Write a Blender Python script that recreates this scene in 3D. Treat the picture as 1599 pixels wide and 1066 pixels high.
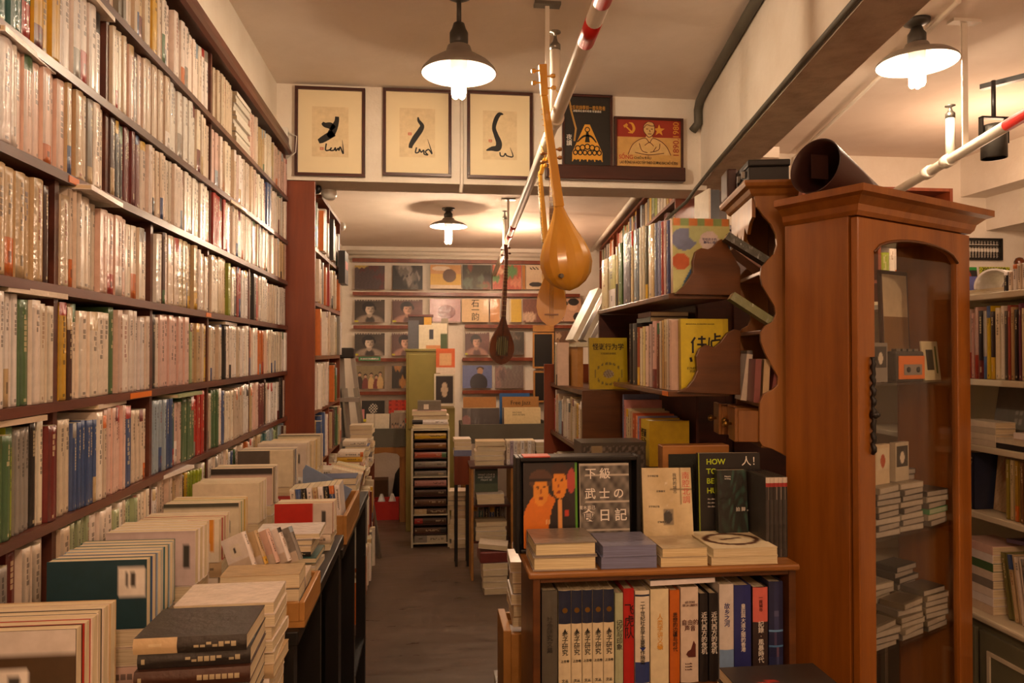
import bpy, math, random
from mathutils import Vector, Matrix, Euler
R = math.radians
scene = bpy.context.scene
for o in list(bpy.data.objects): bpy.data.objects.remove(o)
COL = scene.collection
random.seed(7)
# ---------------------------------------------------------------- camera
EYE = Vector((0, 0, 1.58)); FPX = 1150.0
YAW = math.atan(128 / FPX); PITCH = math.atan(16 / FPX)
cam = bpy.data.cameras.new('camera'); cam.sensor_width = 36; cam.lens = FPX / 1599 * 36
cam.clip_start = 0.05; cam.clip_end = 60
camo = bpy.data.objects.new('camera', cam); COL.objects.link(camo)
camo.location = EYE; camo.rotation_euler = (R(90) + PITCH, 0, -YAW)
scene.camera = camo
# ---------------------------------------------------------------- exposure, world, unseen lights without fixtures
scene.view_settings.view_transform = 'Standard'; scene.view_settings.look = 'None'
scene.view_settings.gamma = 1.0; scene.view_settings.use_curve_mapping = False
scene.view_settings.exposure = 0.55
w = bpy.data.worlds.new('world'); scene.world = w; w.use_nodes = True
w.node_tree.nodes['Background'].inputs[0].default_value = (1.0, .66, .42, 1)
w.node_tree.nodes['Background'].inputs[1].default_value = 0.04
WARM = (1.0, .63, .40)
BULB_STRENGTH = 330.0
def room_light(name, loc, power, rad=.06):
    l = bpy.data.lights.new(name, 'POINT'); l.energy = power; l.color = WARM; l.shadow_soft_size = rad
    o = bpy.data.objects.new(name, l); COL.objects.link(o); o.location = loc
room_light('unseen_room_light', (0.15, -0.55, 2.45), 38)
room_light('unseen_room_light', (2.2, 0.3, 2.45), 24)
room_light('unseen_room_light', (0.75, 6.35, 2.35), 17)  # added to brighten the back room; no lamp hangs here
room_light('unseen_room_light', (3.0, 3.6, 2.5), 12)
# ---------------------------------------------------------------- pixel measurements -> places
_F = Vector((math.sin(YAW) * math.cos(PITCH), math.cos(YAW) * math.cos(PITCH), math.sin(PITCH)))
_R = Vector((math.cos(YAW), -math.sin(YAW), 0)); _U = _R.cross(_F)
def ray(x, y): return _F + _R * ((x - 799.5) / FPX) + _U * ((533 - y) / FPX)
def PY(x, y, Y): d = ray(x, y); return EYE + d * (Y / d.y)
def PX(x, y, X): d = ray(x, y); return EYE + d * (X / d.x)
def PZ(x, y, Z): d = ray(x, y); return EYE + d * ((Z - EYE.z) / d.z)
# ---------------------------------------------------------------- colours and materials
def lin(c): return c / 12.92 if c <= .04045 else ((c + .055) / 1.055) ** 2.4
def C(h): h = h.lstrip('#'); return tuple(lin(int(h[i:i + 2], 16) / 255) for i in (0, 2, 4))
def mix(a, b, t): return tuple(a[i] * (1 - t) + b[i] * t for i in range(3))
def base(name):
    m = bpy.data.materials.new(name); m.use_nodes = True; nt = m.node_tree
    return m, nt, nt.nodes['Principled BSDF']
def N(nt, t, **k):
    n = nt.nodes.new(t)
    for a, b in k.items(): setattr(n, a, b)
    return n
def ramp(nt, fac, c1, c2, p1=.3, p2=.7):
    r = N(nt, 'ShaderNodeValToRGB'); r.color_ramp.elements[0].position = p1; r.color_ramp.elements[1].position = p2
    r.color_ramp.elements[0].color = (*c1, 1); r.color_ramp.elements[1].color = (*c2, 1)
    nt.links.new(fac, r.inputs[0]); return r.outputs[0]
def coords(nt, scale=(1, 1, 1)):
    tc = N(nt, 'ShaderNodeTexCoord'); mp = N(nt, 'ShaderNodeMapping'); mp.inputs['Scale'].default_value = scale
    nt.links.new(tc.outputs['Object'], mp.inputs[0]); return mp.outputs[0]
def noise(nt, vec, scale, detail=4, rough=.55):
    n = N(nt, 'ShaderNodeTexNoise'); n.inputs['Scale'].default_value = scale; n.inputs['Detail'].default_value = detail
    n.inputs['Roughness'].default_value = rough; nt.links.new(vec, n.inputs['Vector']); return n.outputs['Fac']
def bump(nt, p, fac, strength, dist=.01):
    b = N(nt, 'ShaderNodeBump'); b.inputs['Strength'].default_value = strength; b.inputs['Distance'].default_value = dist
    nt.links.new(fac, b.inputs['Height']); nt.links.new(b.outputs[0], p.inputs['Normal'])
def plain(name, c, rough=.5, metal=0, vary=.12, scale=9, bmp=0, c2=None, coat=0):
    m, nt, p = base(name); v = coords(nt); f = noise(nt, v, scale)
    nt.links.new(ramp(nt, f, c2 or mix(c, (0, 0, 0), vary), c), p.inputs['Base Color'])
    p.inputs['Roughness'].default_value = rough; p.inputs['Metallic'].default_value = metal
    if coat: p.inputs['Coat Weight'].default_value = coat; p.inputs['Coat Roughness'].default_value = .15
    if bmp: bump(nt, p, noise(nt, v, scale * 6), bmp)
    return m
def wood(name, c1, c2, axis='z', rough=.35, scale=14, coat=.25):
    m, nt, p = base(name); s = {'x': (.12, 1, 1), 'y': (1, .12, 1), 'z': (1, 1, .09)}[axis]
    v = coords(nt, s); f = noise(nt, v, scale, 8, .62)
    nt.links.new(ramp(nt, f, c1, c2, .32, .68), p.inputs['Base Color'])
    f2 = noise(nt, v, scale * 7, 3)
    bump(nt, p, f2, .08, .004); p.inputs['Roughness'].default_value = rough
    p.inputs['Coat Weight'].default_value = coat; p.inputs['Coat Roughness'].default_value = .2
    return m
def plaster(name, c, dark, bmp=.25, scale=3):
    m, nt, p = base(name); v = coords(nt); f = noise(nt, v, scale, 6, .6)
    nt.links.new(ramp(nt, f, dark, c, .25, .6), p.inputs['Base Color']); p.inputs['Roughness'].default_value = .85
    bump(nt, p, noise(nt, v, 45, 5), bmp, .01); return m
def printed(name, rough=.4, coat=0.0, bmp=0.0, crinkle=30):
    m, nt, p = base(name); a = N(nt, 'ShaderNodeAttribute', attribute_name='Col'); v = coords(nt)
    f = noise(nt, v, 40, 3); mx = N(nt, 'ShaderNodeMixRGB', blend_type='MULTIPLY'); mx.inputs[0].default_value = 1
    nt.links.new(a.outputs['Color'], mx.inputs[1]); nt.links.new(ramp(nt, f, (.86, .85, .83), (1, 1, 1)), mx.inputs[2])
    nt.links.new(mx.outputs[0], p.inputs['Base Color']); p.inputs['Roughness'].default_value = rough
    p.inputs['Coat Weight'].default_value = coat; p.inputs['Coat Roughness'].default_value = .12
    if bmp:
        b = N(nt, 'ShaderNodeBump'); b.inputs['Strength'].default_value = bmp; b.inputs['Distance'].default_value = .006
        nt.links.new(noise(nt, v, crinkle, 3), b.inputs['Height']); nt.links.new(b.outputs[0], p.inputs['Coat Normal'])
        b2 = N(nt, 'ShaderNodeBump'); b2.inputs['Strength'].default_value = bmp * .3; b2.inputs['Distance'].default_value = .004
        nt.links.new(noise(nt, v, crinkle, 3), b2.inputs['Height']); nt.links.new(b2.outputs[0], p.inputs['Normal'])
    return m
def pages_mat():
    m, nt, p = base('paper_edges'); v = coords(nt, (400, 8, 8)); f = noise(nt, v, 1.5, 2)
    a = N(nt, 'ShaderNodeAttribute', attribute_name='Col')
    mx = N(nt, 'ShaderNodeMixRGB', blend_type='MULTIPLY'); mx.inputs[0].default_value = 1
    nt.links.new(a.outputs['Color'], mx.inputs[1]); nt.links.new(ramp(nt, f, (.78, .74, .66), (1, 1, 1), .35, .6), mx.inputs[2])
    nt.links.new(mx.outputs[0], p.inputs['Base Color']); p.inputs['Roughness'].default_value = .8; return m
def glass_mat(name, tint=(1, 1, 1), alpha=.10):
    m, nt, p = base(name); nt.nodes.remove(p)
    t = N(nt, 'ShaderNodeBsdfTransparent'); t.inputs[0].default_value = (*tint, 1)
    g = N(nt, 'ShaderNodeBsdfGlossy'); g.inputs['Roughness'].default_value = .02
    lw = N(nt, 'ShaderNodeLayerWeight'); lw.inputs[0].default_value = .5
    pw = N(nt, 'ShaderNodeMath', operation='POWER'); pw.inputs[1].default_value = 5; nt.links.new(lw.outputs['Facing'], pw.inputs[0])
    fr = N(nt, 'ShaderNodeMath', operation='MULTIPLY_ADD'); fr.inputs[1].default_value = .7; fr.inputs[2].default_value = .03; nt.links.new(pw.outputs[0], fr.inputs[0])
    mx = N(nt, 'ShaderNodeMixShader'); out = nt.nodes['Material Output']
    nt.links.new(fr.outputs[0], mx.inputs[0]); nt.links.new(t.outputs[0], mx.inputs[1]); nt.links.new(g.outputs[0], mx.inputs[2])
    nt.links.new(mx.outputs[0], out.inputs[0]); return m
def glow(name, c, s):
    m, nt, p = base(name); p.inputs['Base Color'].default_value = (.9, .9, .85, 1)
    p.inputs['Emission Color'].default_value = (*c, 1); p.inputs['Emission Strength'].default_value = s; return m
MAT = dict(
    wall=plaster('wall_plaster', C('#eae0d2'), C('#dccfbd')), ceil=plaster('ceiling_paint', C('#eadacb'), C('#dac8b6'), .12, 2),
    rough=plaster('rough_concrete', C('#cdbba6'), C('#a5917b'), .9, 9), floor=None,
    shelf=wood('red_brown_shelf_wood', C('#45231a'), C('#6e3c2a'), 'y', .4), panel=wood('red_brown_panel_wood', C('#6a2a14'), C('#88401f'), 'z', .38),
    mahog=wood('mahogany_wood', C('#2c100b'), C('#4c2013'), 'x', .4), cab=wood('cherry_cabinet_wood', C('#7a4412'), C('#a0601e'), 'z', .33),
    cabdark=wood('dark_cherry_wood', C('#4a2a10'), C('#70421a'), 'x', .36), old=wood('old_walnut_wood', C('#77491a'), C('#a87034'), 'z', .32, 10),
    pine=wood('pine_wood', C('#9a6a2c'), C('#b98443'), 'y', .5, 12, .05), oak=wood('oak_top_wood', C('#805020'), C('#a87236'), 'x', .4),
    black=plain('black_paint', C('#16120f'), .45), darkgrey=plain('dark_grey_enamel', C('#38342f'), .4), enamel=plain('white_enamel', C('#f2eee6'), .25, vary=.03),
    lampgrey=plain('lamp_grey_enamel', C('#8a8178'), .35), white=plain('white_paint', C('#e6dccd'), .5, vary=.08, bmp=.1), red=plain('red_paint', C('#c8201a'), .4),
    alu=plain('brushed_aluminium', C('#a8a49c'), .38, .85), steel=plain('steel', C('#8c8880'), .3, .9), brass=plain('aged_brass', C('#a07a3a'), .35, .9),
    olive=plain('olive_green_paint', C('#87793a'), .5), slate=plain('slate_grey_board', C('#4d4a42'), .6), bin=plain('bin_grey_green', C('#5c574a'), .6),
    cream=plain('cream_shelf_paint', C('#d4c9ae'), .5, bmp=.05), greengrey=plain('green_grey_paint', C('#6d6a52'), .55, bmp=.1),
    print=printed('printed_cover', .42, .15), wrap=printed('plastic_wrapped_cover', .42, .5, 1.0, 42), cloth=printed('matte_cover', .6), page=pages_mat(),
    sleeve=printed('shiny_record_sleeve', .42, .28, .5, 16), glass=glass_mat('cabinet_glass', (.97, .97, .96)), ink=plain('black_ink', C('#15120f'), .6), mountpaper=plain('cream_mount_paper', C('#e8d6b0'), .8, vary=.04),
    bulb=glow('lit_bulb_glass', (1.0, .76, .52), BULB_STRENGTH), plastic=plain('white_plastic', C('#e2dcd2'), .35, vary=.03), leaf=plain('leaf_green', C('#4f6a26'), .5),
    lute=wood('spruce_lute_wood', C('#c98a1e'), C('#dba23a'), 'z', .22, 9, .8), lutedark=wood('dark_lute_wood', C('#4e2410'), C('#7a3e1b'), 'z', .25, 10, .7),
    string=plain('cord_string', C('#d8b060'), .6), lime=plain('lime_ink', C('#b8d020'), .5), whiteink=plain('white_ink', C('#efe9dd'), .5), redink=plain('red_ink', C('#c02a20'), .5),
    goldink=plain('gold_ink', C('#e0a23a'), .4), blueink=plain('blue_ink', C('#27357a'), .5), grille=plain('speaker_cloth', C('#2b2f28'), .9, bmp=.5, scale=60), brick=plain('brick_red_ink', C('#a0321f'), .6), pinkink=plain('pink_ink', C('#d05a4a'), .5),
    tin=plain('rust_brown_tin', C('#4a2a22'), .5, .2, scale=4, c2=C('#38211c')), brownink=plain('brown_ink', C('#5a2418'), .6), orange=plain('orange_plastic', C('#e0761c'), .4, vary=.05))
def floor_mat():
    m, nt, p = base('dark_stone_floor'); v = coords(nt); f = noise(nt, v, 2.2, 8, .65)
    f2 = noise(nt, coords(nt, (.28, 1.3, 1)), 13, 7, .62)
    mx = N(nt, 'ShaderNodeMath', operation='ADD'); nt.links.new(f, mx.inputs[0]); nt.links.new(f2, mx.inputs[1])
    h = N(nt, 'ShaderNodeMath', operation='MULTIPLY'); h.inputs[1].default_value = .5; nt.links.new(mx.outputs[0], h.inputs[0])
    nt.links.new(ramp(nt, h.outputs[0], C('#40332a'), C('#7a6656'), .2, .85), p.inputs['Base Color'])
    nt.links.new(ramp(nt, f2, (.25,) * 3, (.5,) * 3), p.inputs['Roughness']); bump(nt, p, f2, .06, .003); return m
MAT['floor'] = floor_mat()
# ---------------------------------------------------------------- mesh builder
class MB:
    def __init__(s): s.V = []; s.F = []; s.C = []; s.M = []; s.S = []
    def add(s, vs, fs, col=(1, 1, 1), mi=0, smooth=False, X=None):
        b = len(s.V); s.V += [tuple(X @ Vector(v)) if X is not None else tuple(v) for v in vs]
        for f in fs: s.F.append([b + i for i in f]); s.C.append(col); s.M.append(mi); s.S.append(smooth)
        return s
    def box(s, x0, x1, y0, y1, z0, z1, col=(1, 1, 1), mi=0, X=None):
        return s.add([(x0, y0, z0), (x1, y0, z0), (x1, y1, z0), (x0, y1, z0), (x0, y0, z1), (x1, y0, z1), (x1, y1, z1), (x0, y1, z1)],
              [(0, 3, 2, 1), (4, 5, 6, 7), (0, 1, 5, 4), (1, 2, 6, 5), (2, 3, 7, 6), (3, 0, 4, 7)], col, mi, False, X)
    def prism(s, out, t0, t1, plane='xz', col=(1, 1, 1), mi=0, X=None, smooth=False):
        def P(a, b, t): return {'xz': (a, t, b), 'xy': (a, b, t), 'yz': (t, a, b)}[plane]
        n = len(out); vs = [P(a, b, t0) for a, b in out] + [P(a, b, t1) for a, b in out]
        fs = [tuple(range(n)), tuple(range(2 * n - 1, n - 1, -1))] + [(i, i + n, (i + 1) % n + n, (i + 1) % n) for i in range(n)]
        return s.add(vs, fs, col, mi, smooth, X)
    def tube(s, pts, r, n=10, col=(1, 1, 1), mi=0, X=None, squash=1.0):
        pts = [Vector(p) for p in pts]; rs = r if isinstance(r, (list, tuple)) else [r] * len(pts); vs = []
        t0 = (pts[1] - pts[0]).normalized(); u = t0.orthogonal().normalized()
        for i, p in enumerate(pts):
            t = (pts[min(i + 1, len(pts) - 1)] - pts[max(i - 1, 0)]).normalized()
            u = (u - t * u.dot(t)).normalized(); v = t.cross(u)
            for k in range(n):
                a = 2 * math.pi * k / n; vs.append(p + u * (rs[i] * math.cos(a)) + v * (rs[i] * squash * math.sin(a)))
        fs = [(i * n + k, i * n + (k + 1) % n, (i + 1) * n + (k + 1) % n, (i + 1) * n + k) for i in range(len(pts) - 1) for k in range(n)]
        s.add(vs, fs, col, mi, True, X); b = len(s.V) - len(vs)
        for f in (list(range(n))[::-1], [len(vs) - n + k for k in range(n)]): s.F.append([b + i for i in f]); s.C.append(col); s.M.append(mi); s.S.append(False)
        return s
    def lathe(s, prof, n=24, c=(0, 0, 0), col=(1, 1, 1), mi=0, X=None, caps=True, smooth=True):
        vs = [(c[0] + r * math.cos(2 * math.pi * k / n), c[1] + r * math.sin(2 * math.pi * k / n), c[2] + z) for r, z in prof for k in range(n)]
        m = len(prof); fs = [(i * n + k, i * n + (k + 1) % n, (i + 1) * n + (k + 1) % n, (i + 1) * n + k) for i in range(m - 1) for k in range(n)]
        s.add(vs, fs, col, mi, smooth, X)
        if caps:
            b = len(s.V) - len(vs)
            for f in (list(range(n))[::-1], [len(vs) - n + k for k in range(n)]): s.F.append([b + i for i in f]); s.C.append(col); s.M.append(mi); s.S.append(False)
        return s
    def grid(s, o, ex, ey, nx, ny, fn, mi=0):
        o, ex, ey = Vector(o), Vector(ex), Vector(ey); b = len(s.V)
        cs = []
        for j in range(ny + 1):
            for i in range(nx + 1): s.V.append(tuple(o + ex * (i / nx) + ey * (j / ny))); cs.append(fn(i / nx, j / ny))
        for j in range(ny):
            for i in range(nx):
                q = (j * (nx + 1) + i, j * (nx + 1) + i + 1, (j + 1) * (nx + 1) + i + 1, (j + 1) * (nx + 1) + i)
                s.F.append([b + k for k in q]); s.C.append([cs[k] for k in q]); s.M.append(mi); s.S.append(False)
        return s
    def mesh(s, name, mats):
        me = bpy.data.meshes.new(name); me.from_pydata(s.V, [], s.F)
        for m in (mats if isinstance(mats, (list, tuple)) else [mats]): me.materials.append(MAT[m] if isinstance(m, str) else m)
        me.polygons.foreach_set('material_index', s.M); me.polygons.foreach_set('use_smooth', s.S)
        ca = me.color_attributes.new('Col', 'FLOAT_COLOR', 'CORNER'); buf = []
        for f, c in zip(s.F, s.C):
            if isinstance(c, list):
                for k in c: buf += (*k, 1.0)
            else: buf += (*c, 1.0) * len(f)
        ca.data.foreach_set('color', buf); me.update(); return me
    def build(s, name, mats, parent=None, loc=(0, 0, 0), rot=(0, 0, 0), bevel=0, label=None):
        o = bpy.data.objects.new(name, s.mesh(name, mats)); COL.objects.link(o); o.location = loc; o.rotation_euler = rot
        if parent is not None: o.parent = parent
        if bevel:
            b = o.modifiers.new('edge', 'BEVEL'); b.width = bevel; b.segments = 2; b.limit_method = 'ANGLE'; b.angle_limit = R(40)
        if label: o['label'] = label
        return o
def tag(o, label, cat, group=None, kind=None):
    o['label'] = label; o['category'] = cat
    if group: o['group'] = group
    if kind: o['kind'] = kind
    return o
def thing(name, label, cat, loc=(0, 0, 0), rz=0, group=None):
    o = bpy.data.objects.new(name, None); COL.objects.link(o); o.location = loc; o.rotation_euler = (0, 0, rz)
    o.empty_display_size = .05; return tag(o, label, cat, group)
def struct(name, mb, mats, bevel=0):
    o = mb.build(name, mats, bevel=bevel); o['kind'] = 'structure'; return o
_tc = {}
def text(body, size, mat, parent, loc, rot, name='lettering', align='CENTER', spacing=1.0, squeeze=1.0, bold=0.0, maxw=None):
    key = (body, align, spacing, bold)
    if key not in _tc:
        cu = bpy.data.curves.new('txt', 'FONT'); cu.body = body; cu.size = 1; cu.align_x = align; cu.align_y = 'CENTER'; cu.space_line = spacing
        cu.resolution_u = 3; cu.extrude = .004; cu.offset = bold
        t = bpy.data.objects.new('txt', cu); COL.objects.link(t); bpy.context.view_layer.update()
        me = bpy.data.meshes.new_from_object(t.evaluated_get(bpy.context.evaluated_depsgraph_get()))
        bpy.data.objects.remove(t); bpy.data.curves.remove(cu); _tc[key] = me
    me = _tc[key].copy(); me.materials.clear(); me.materials.append(MAT[mat])
    sx = size * squeeze
    if maxw:
        xs = [v.co.x for v in me.vertices] or [0]; ww = (max(xs) - min(xs)) * sx
        if ww > maxw: sx *= maxw / ww
    me.transform(Matrix.Diagonal((sx, size, .1 if size > .1 else .12, 1)))
    o = bpy.data.objects.new(name, me); COL.objects.link(o); o.parent = parent; o.location = loc; o.rotation_euler = rot; return o
ORD = 'first second third fourth fifth sixth seventh eighth ninth tenth eleventh twelfth thirteenth fourteenth fifteenth sixteenth seventeenth eighteenth nineteenth twentieth'.split()
def ordn(i):
    if i < 20: return ORD[i]
    t = (i + 1) // 10; u = (i + 1) % 10
    tens = {2: 'twenty', 3: 'thirty', 4: 'forty', 5: 'fifty'}[t]
    return {2: 'twentieth', 3: 'thirtieth', 4: 'fortieth', 5: 'fiftieth'}[t] if u == 0 else tens + '-' + ORD[u - 1]
def ribbon(mb, pts, widths, y, col=(1, 1, 1), mi=0, n=8, th=.0006):
    """A brush stroke: Catmull-Rom through (x, z) points, given half widths, flat at depth y."""
    P = [Vector((p[0], p[1])) for p in pts]; out = []
    for i in range(len(P) - 1):
        p0, p1, p2, p3 = P[max(i - 1, 0)], P[i], P[i + 1], P[min(i + 2, len(P) - 1)]
        for k in range(n):
            t = k / n; q = .5 * (2 * p1 + (p2 - p0) * t + (2 * p0 - 5 * p1 + 4 * p2 - p3) * t * t + (3 * p1 - p0 - 3 * p2 + p3) * t ** 3)
            out.append((q, widths[i] * (1 - t) + widths[i + 1] * t))
    out.append((P[-1], widths[-1])); L = []; Rr = []
    for i, (q, wd) in enumerate(out):
        d = (out[min(i + 1, len(out) - 1)][0] - out[max(i - 1, 0)][0]); d = d.normalized() if d.length else Vector((1, 0))
        nn = Vector((-d.y, d.x)); L.append(q + nn * wd); Rr.append(q - nn * wd)
    vs = [(p.x, y, p.y) for p in L] + [(p.x, y, p.y) for p in Rr]; m = len(L)
    vs += [(a, b - th, c) for a, b, c in vs]
    fs = [(2 * m + i, 2 * m + i + 1, 3 * m + i + 1, 3 * m + i) for i in range(m - 1)] + [(i, i + m, i + m + 1, i + 1) for i in range(m - 1)]
    fs += [(i, i + 1, 2 * m + i + 1, 2 * m + i) for i in range(m - 1)] + [(m + i, 3 * m + i, 3 * m + i + 1, m + i + 1) for i in range(m - 1)]
    mb.add(vs, fs, col, mi); return mb
# ================================================================ the room
Z1 = 2.90; Z2 = 2.67; YB = 3.71; YB2 = 3.93; ZB = 2.425; YF = 7.72
struct('floor', MB().box(-1, 4.6, -2.2, 7.8, -.06, 0), 'floor')
struct('ceiling', MB().box(-1, 4.6, -2.2, 4.78, Z1, Z1 + .06), 'ceil')
struct('ceiling_back_room', MB().box(-1, 1.95, YB2, 7.8, Z2, Z2 + .06), 'ceil')
struct('wall_left', MB().box(-1, -.9, -2.2, 7.8, 0, Z1), 'wall')
struct('trim_1', MB().box(-.9, -.752, -2.2, YB, 2.63, Z1), 'wall')
struct('wall_front_beam', MB().box(-.9, 1.44, YB, YB2, ZB, Z1), 'wall')
struct('wall_far', MB().box(-.9, 2.0, YF, 7.8, 0, Z2), 'wall')
struct('wall_behind', MB().box(-.9, 4.5, -2.2, -2.1, 0, Z1), 'wall')
struct('wall_right', MB().box(4.5, 4.6, -2.2, 4.78, 0, Z1), 'wall')
struct('wall_right_room', MB().box(1.55, 4.5, 4.66, 4.74, 0, Z1), 'wall')
def slope(y): return .9155 + .11 * y            # front of the slanting bookcase on the right
struct('wall_divider', MB().prism([(slope(YB2) + .23, YB2), (slope(YF) + .23, YF), (slope(YF) + .3, YF), (slope(YB2) + .3, YB2)], 0, Z2, 'xy'), 'wall')
def bx(y): return 1.065 + .17 * (y - 1.7)
mb_ = MB().prism([(bx(-2.1), -2.1), (bx(-2.1) + .168, -2.1), (bx(YB2) + .168, YB2), (bx(YB2), YB2)], 2.45, Z1, 'xy'); mb_.M[0] = 1
struct('wall_long_beam', mb_, ['wall', 'rough'])
p = PY(1500, 308, 4.66)
struct('wall_right_beam', MB().box(p.x, 4.5, -1.0, 4.66, p.z, Z1), 'wall')
q = PY(1540, 360, 4.66)
struct('trim_2', MB().box(q.x, 4.5, 2.2, 4.66, q.z, p.z), 'wall')
for i, z in enumerate((2.60, 2.555)):
    struct('trim_%d' % (3 + i), MB().tube([(-.85, YF - .03, z), (1.5, YF - .03, z)], .024, 12), 'white')
# ================================================================ lamps
def lamp(x, y, zrim, zceil, label, tall=1.0, D=.145):
    t = thing('pendant_lamp', label, 'lamp', (x, y, zrim), 0, 'enamel shop lamps')
    kz = min(1, (zceil - zrim) / .222); S = Matrix.Diagonal((1, 1, kz, 1))
    prof = [(.03, .105), (.042, .10), (.05, .075), (.075, .06), (D - .025, .035), (D - .004, .012), (D, 0), (D - .003, -.002)]
    MB().lathe(prof, 40, caps=False, X=S).build('shade', 'lampgrey', t)
    inner = [(D - .004, 0), (D - .008, .009), (D - .027, .030), (.072, .054), (.044, .07), (.0, .072)]
    MB().lathe(inner, 40, caps=False, X=S).build('shade_lining', 'enamel', t, label='white enamel lining')
    MB().lathe([(.028, .10), (.034, .115), (.034, .15), (.026, .165), (.02, .185), (.012, .19)], 20, X=S).build('socket', 'darkgrey', t)
    top = zceil - zrim
    MB().tube([(0, 0, .18 * kz), (0, 0, top)], .009, 10).build('rod', 'darkgrey', t)
    MB().lathe([(.05, top), (.048, top - .012), (.03, top - .022), (.012, top - .03)], 20).build('ceiling_rose', 'darkgrey', t)
    MB().lathe([(.03, .07), (.032, .03), (.03, -.005), (.02, -.008)], 20).build('bulb_base', 'plastic', t)
    b = MB(); L = .082 * tall
    for k in range(4):
        a = math.pi / 4 + k * math.pi / 2; c = (.017 * math.cos(a), .017 * math.sin(a), 0)
        b.lathe([(.0135, -.006), (.0135, -L + .006), (.010, -L - .003), (.004, -L - .008)], 8, c)
    b.build('bulb_tubes', 'bulb', t, label='lit white folded tubes')
lamp(.104, 2.70, 2.602, Z1, 'grey enamel pendant lamp on a long rod before the framed calligraphy', 1.0, .139)
lamp(.137, 5.60, 2.53, Z2, 'grey enamel pendant lamp lit in the back room before the record wall', 1.5)
lamp(1.925, 2.72, 2.725, Z1, 'grey enamel lamp close under the ceiling of the side room', 1.05, .152)
# ================================================================ framed calligraphy on the beam
def frame(x0, y0, x1, y1, label, fm='mahog', fw=.014, Y=YB, name='framed_picture', cat='picture', group=None, th=.022):
    a = PY(x0, y1, Y); b = PY(x1, y0, Y); W = b.x - a.x; H = b.z - a.z
    t = thing(name, label, cat, ((a.x + b.x) / 2, Y - .002, a.z), 0, group)
    m = MB(); m.box(-W / 2, W / 2, -th, 0, 0, fw).box(-W / 2, W / 2, -th, 0, H - fw, H)
    m.box(-W / 2, -W / 2 + fw, -th, 0, fw, H - fw).box(W / 2 - fw, W / 2, -th, 0, fw, H - fw)
    m.build('frame_moulding', fm, t, bevel=.002)
    return t, W, H, fw
def calligraphy(x0, y0, x1, y1, label, strokes, sig, seal):
    t, W, H, fw = frame(x0, y0, x1, y1, label, 'mahog', .0155, group='framed ink calligraphy on the beam')
    pa = MB().box(-W / 2 + fw, W / 2 - fw, -.012, -.006, fw, H - fw).build('mount', 'mountpaper', t)
    w, h = .26 * W, .28 * H
    MB().box(-w, w, -.0135, -.012, H * .5 - h, H * .5 + h, C('#e3cca2')).build('paper', 'cloth', t)
    m = MB()
    for pts, ws in strokes: ribbon(m, [((u - .5) * W, (1 - v) * H) for u, v in pts], [k * W for k in ws], -.0137)
    m.build('ink_strokes', 'ink', t)
    m = MB(); ribbon(m, [((u - .5) * W, (1 - v) * H) for u, v in sig], [.010 * W] * (len(sig) - 1) + [.002 * W], -.0137, n=6); m.build('signature', 'ink', t)
    u, v = seal; m = MB(); cx, cz = (u - .5) * W, (1 - v) * H
    for a in (-1, 0, 1): m.box(cx - .022 * W, cx + .022 * W, -.0142, -.0136, cz + a * .016 * W - .004 * W, cz + a * .016 * W + .004 * W)
    for a in (-1, 1): m.box(cx + a * .022 * W - .003 * W, cx + a * .022 * W + .003 * W, -.0142, -.0136, cz - .02 * W, cz + .02 * W)
    m.build('red_seal', 'redink', t)
def px(pts, x0, y0, x1, y1): return [((x - x0) / (x1 - x0), (y - y0) / (y1 - y0)) for x, y in pts]
F1 = (157, 78, 572, 590); F2 = (672, 88, 1082, 592); F3 = (1175, 104, 1562, 600)
calligraphy(461, 140, 571, 275, 'framed ink calligraphy of a forked stroke, beside the book wall',
  [(px([(318, 284), (335, 296), (365, 300), (385, 318)], *F1), [.02, .035, .05, .04]), (px([(405, 246), (402, 275), (388, 310), (370, 345), (350, 362)], *F1), [.028, .033, .05, .055, .03]), (px([(385, 340), (345, 365), (315, 383), (296, 392)], *F1), [.05, .05, .045, .03])],
  px([(342, 402), (338, 440), (362, 438), (372, 425), (365, 440), (385, 440), (395, 425), (398, 442), (412, 428), (416, 440), (424, 420), (442, 458), (436, 380)], *F1), px([(315, 432)], *F1)[0])
calligraphy(598, 143, 705, 275, 'framed ink calligraphy of one leaning stroke, middle of the three',
  [(px([(881, 250), (885, 270), (905, 298), (895, 325), (862, 372), (840, 410), (836, 430)], *F2), [.008, .02, .03, .038, .04, .032, .025])],
  px([(872, 425), (866, 455), (885, 452), (890, 435), (900, 452), (915, 440), (918, 462), (940, 466), (925, 450), (945, 435), (965, 458), (938, 375)], *F2), px([(832, 348)], *F2)[0])
calligraphy(729, 147, 831, 279, 'framed ink calligraphy of an S-shaped stroke, beside the white wall pipe',
  [(px([(1388, 232), (1365, 232), (1345, 262), (1333, 310), (1345, 350), (1362, 395), (1355, 425), (1320, 430), (1288, 440)], *F3), [.006, .03, .034, .03, .034, .045, .05, .032, .008])],
  px([(1368, 448), (1372, 468), (1390, 470), (1400, 455), (1410, 468), (1445, 470), (1428, 420)], *F3), px([(1312, 385)], *F3)[0])
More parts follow.
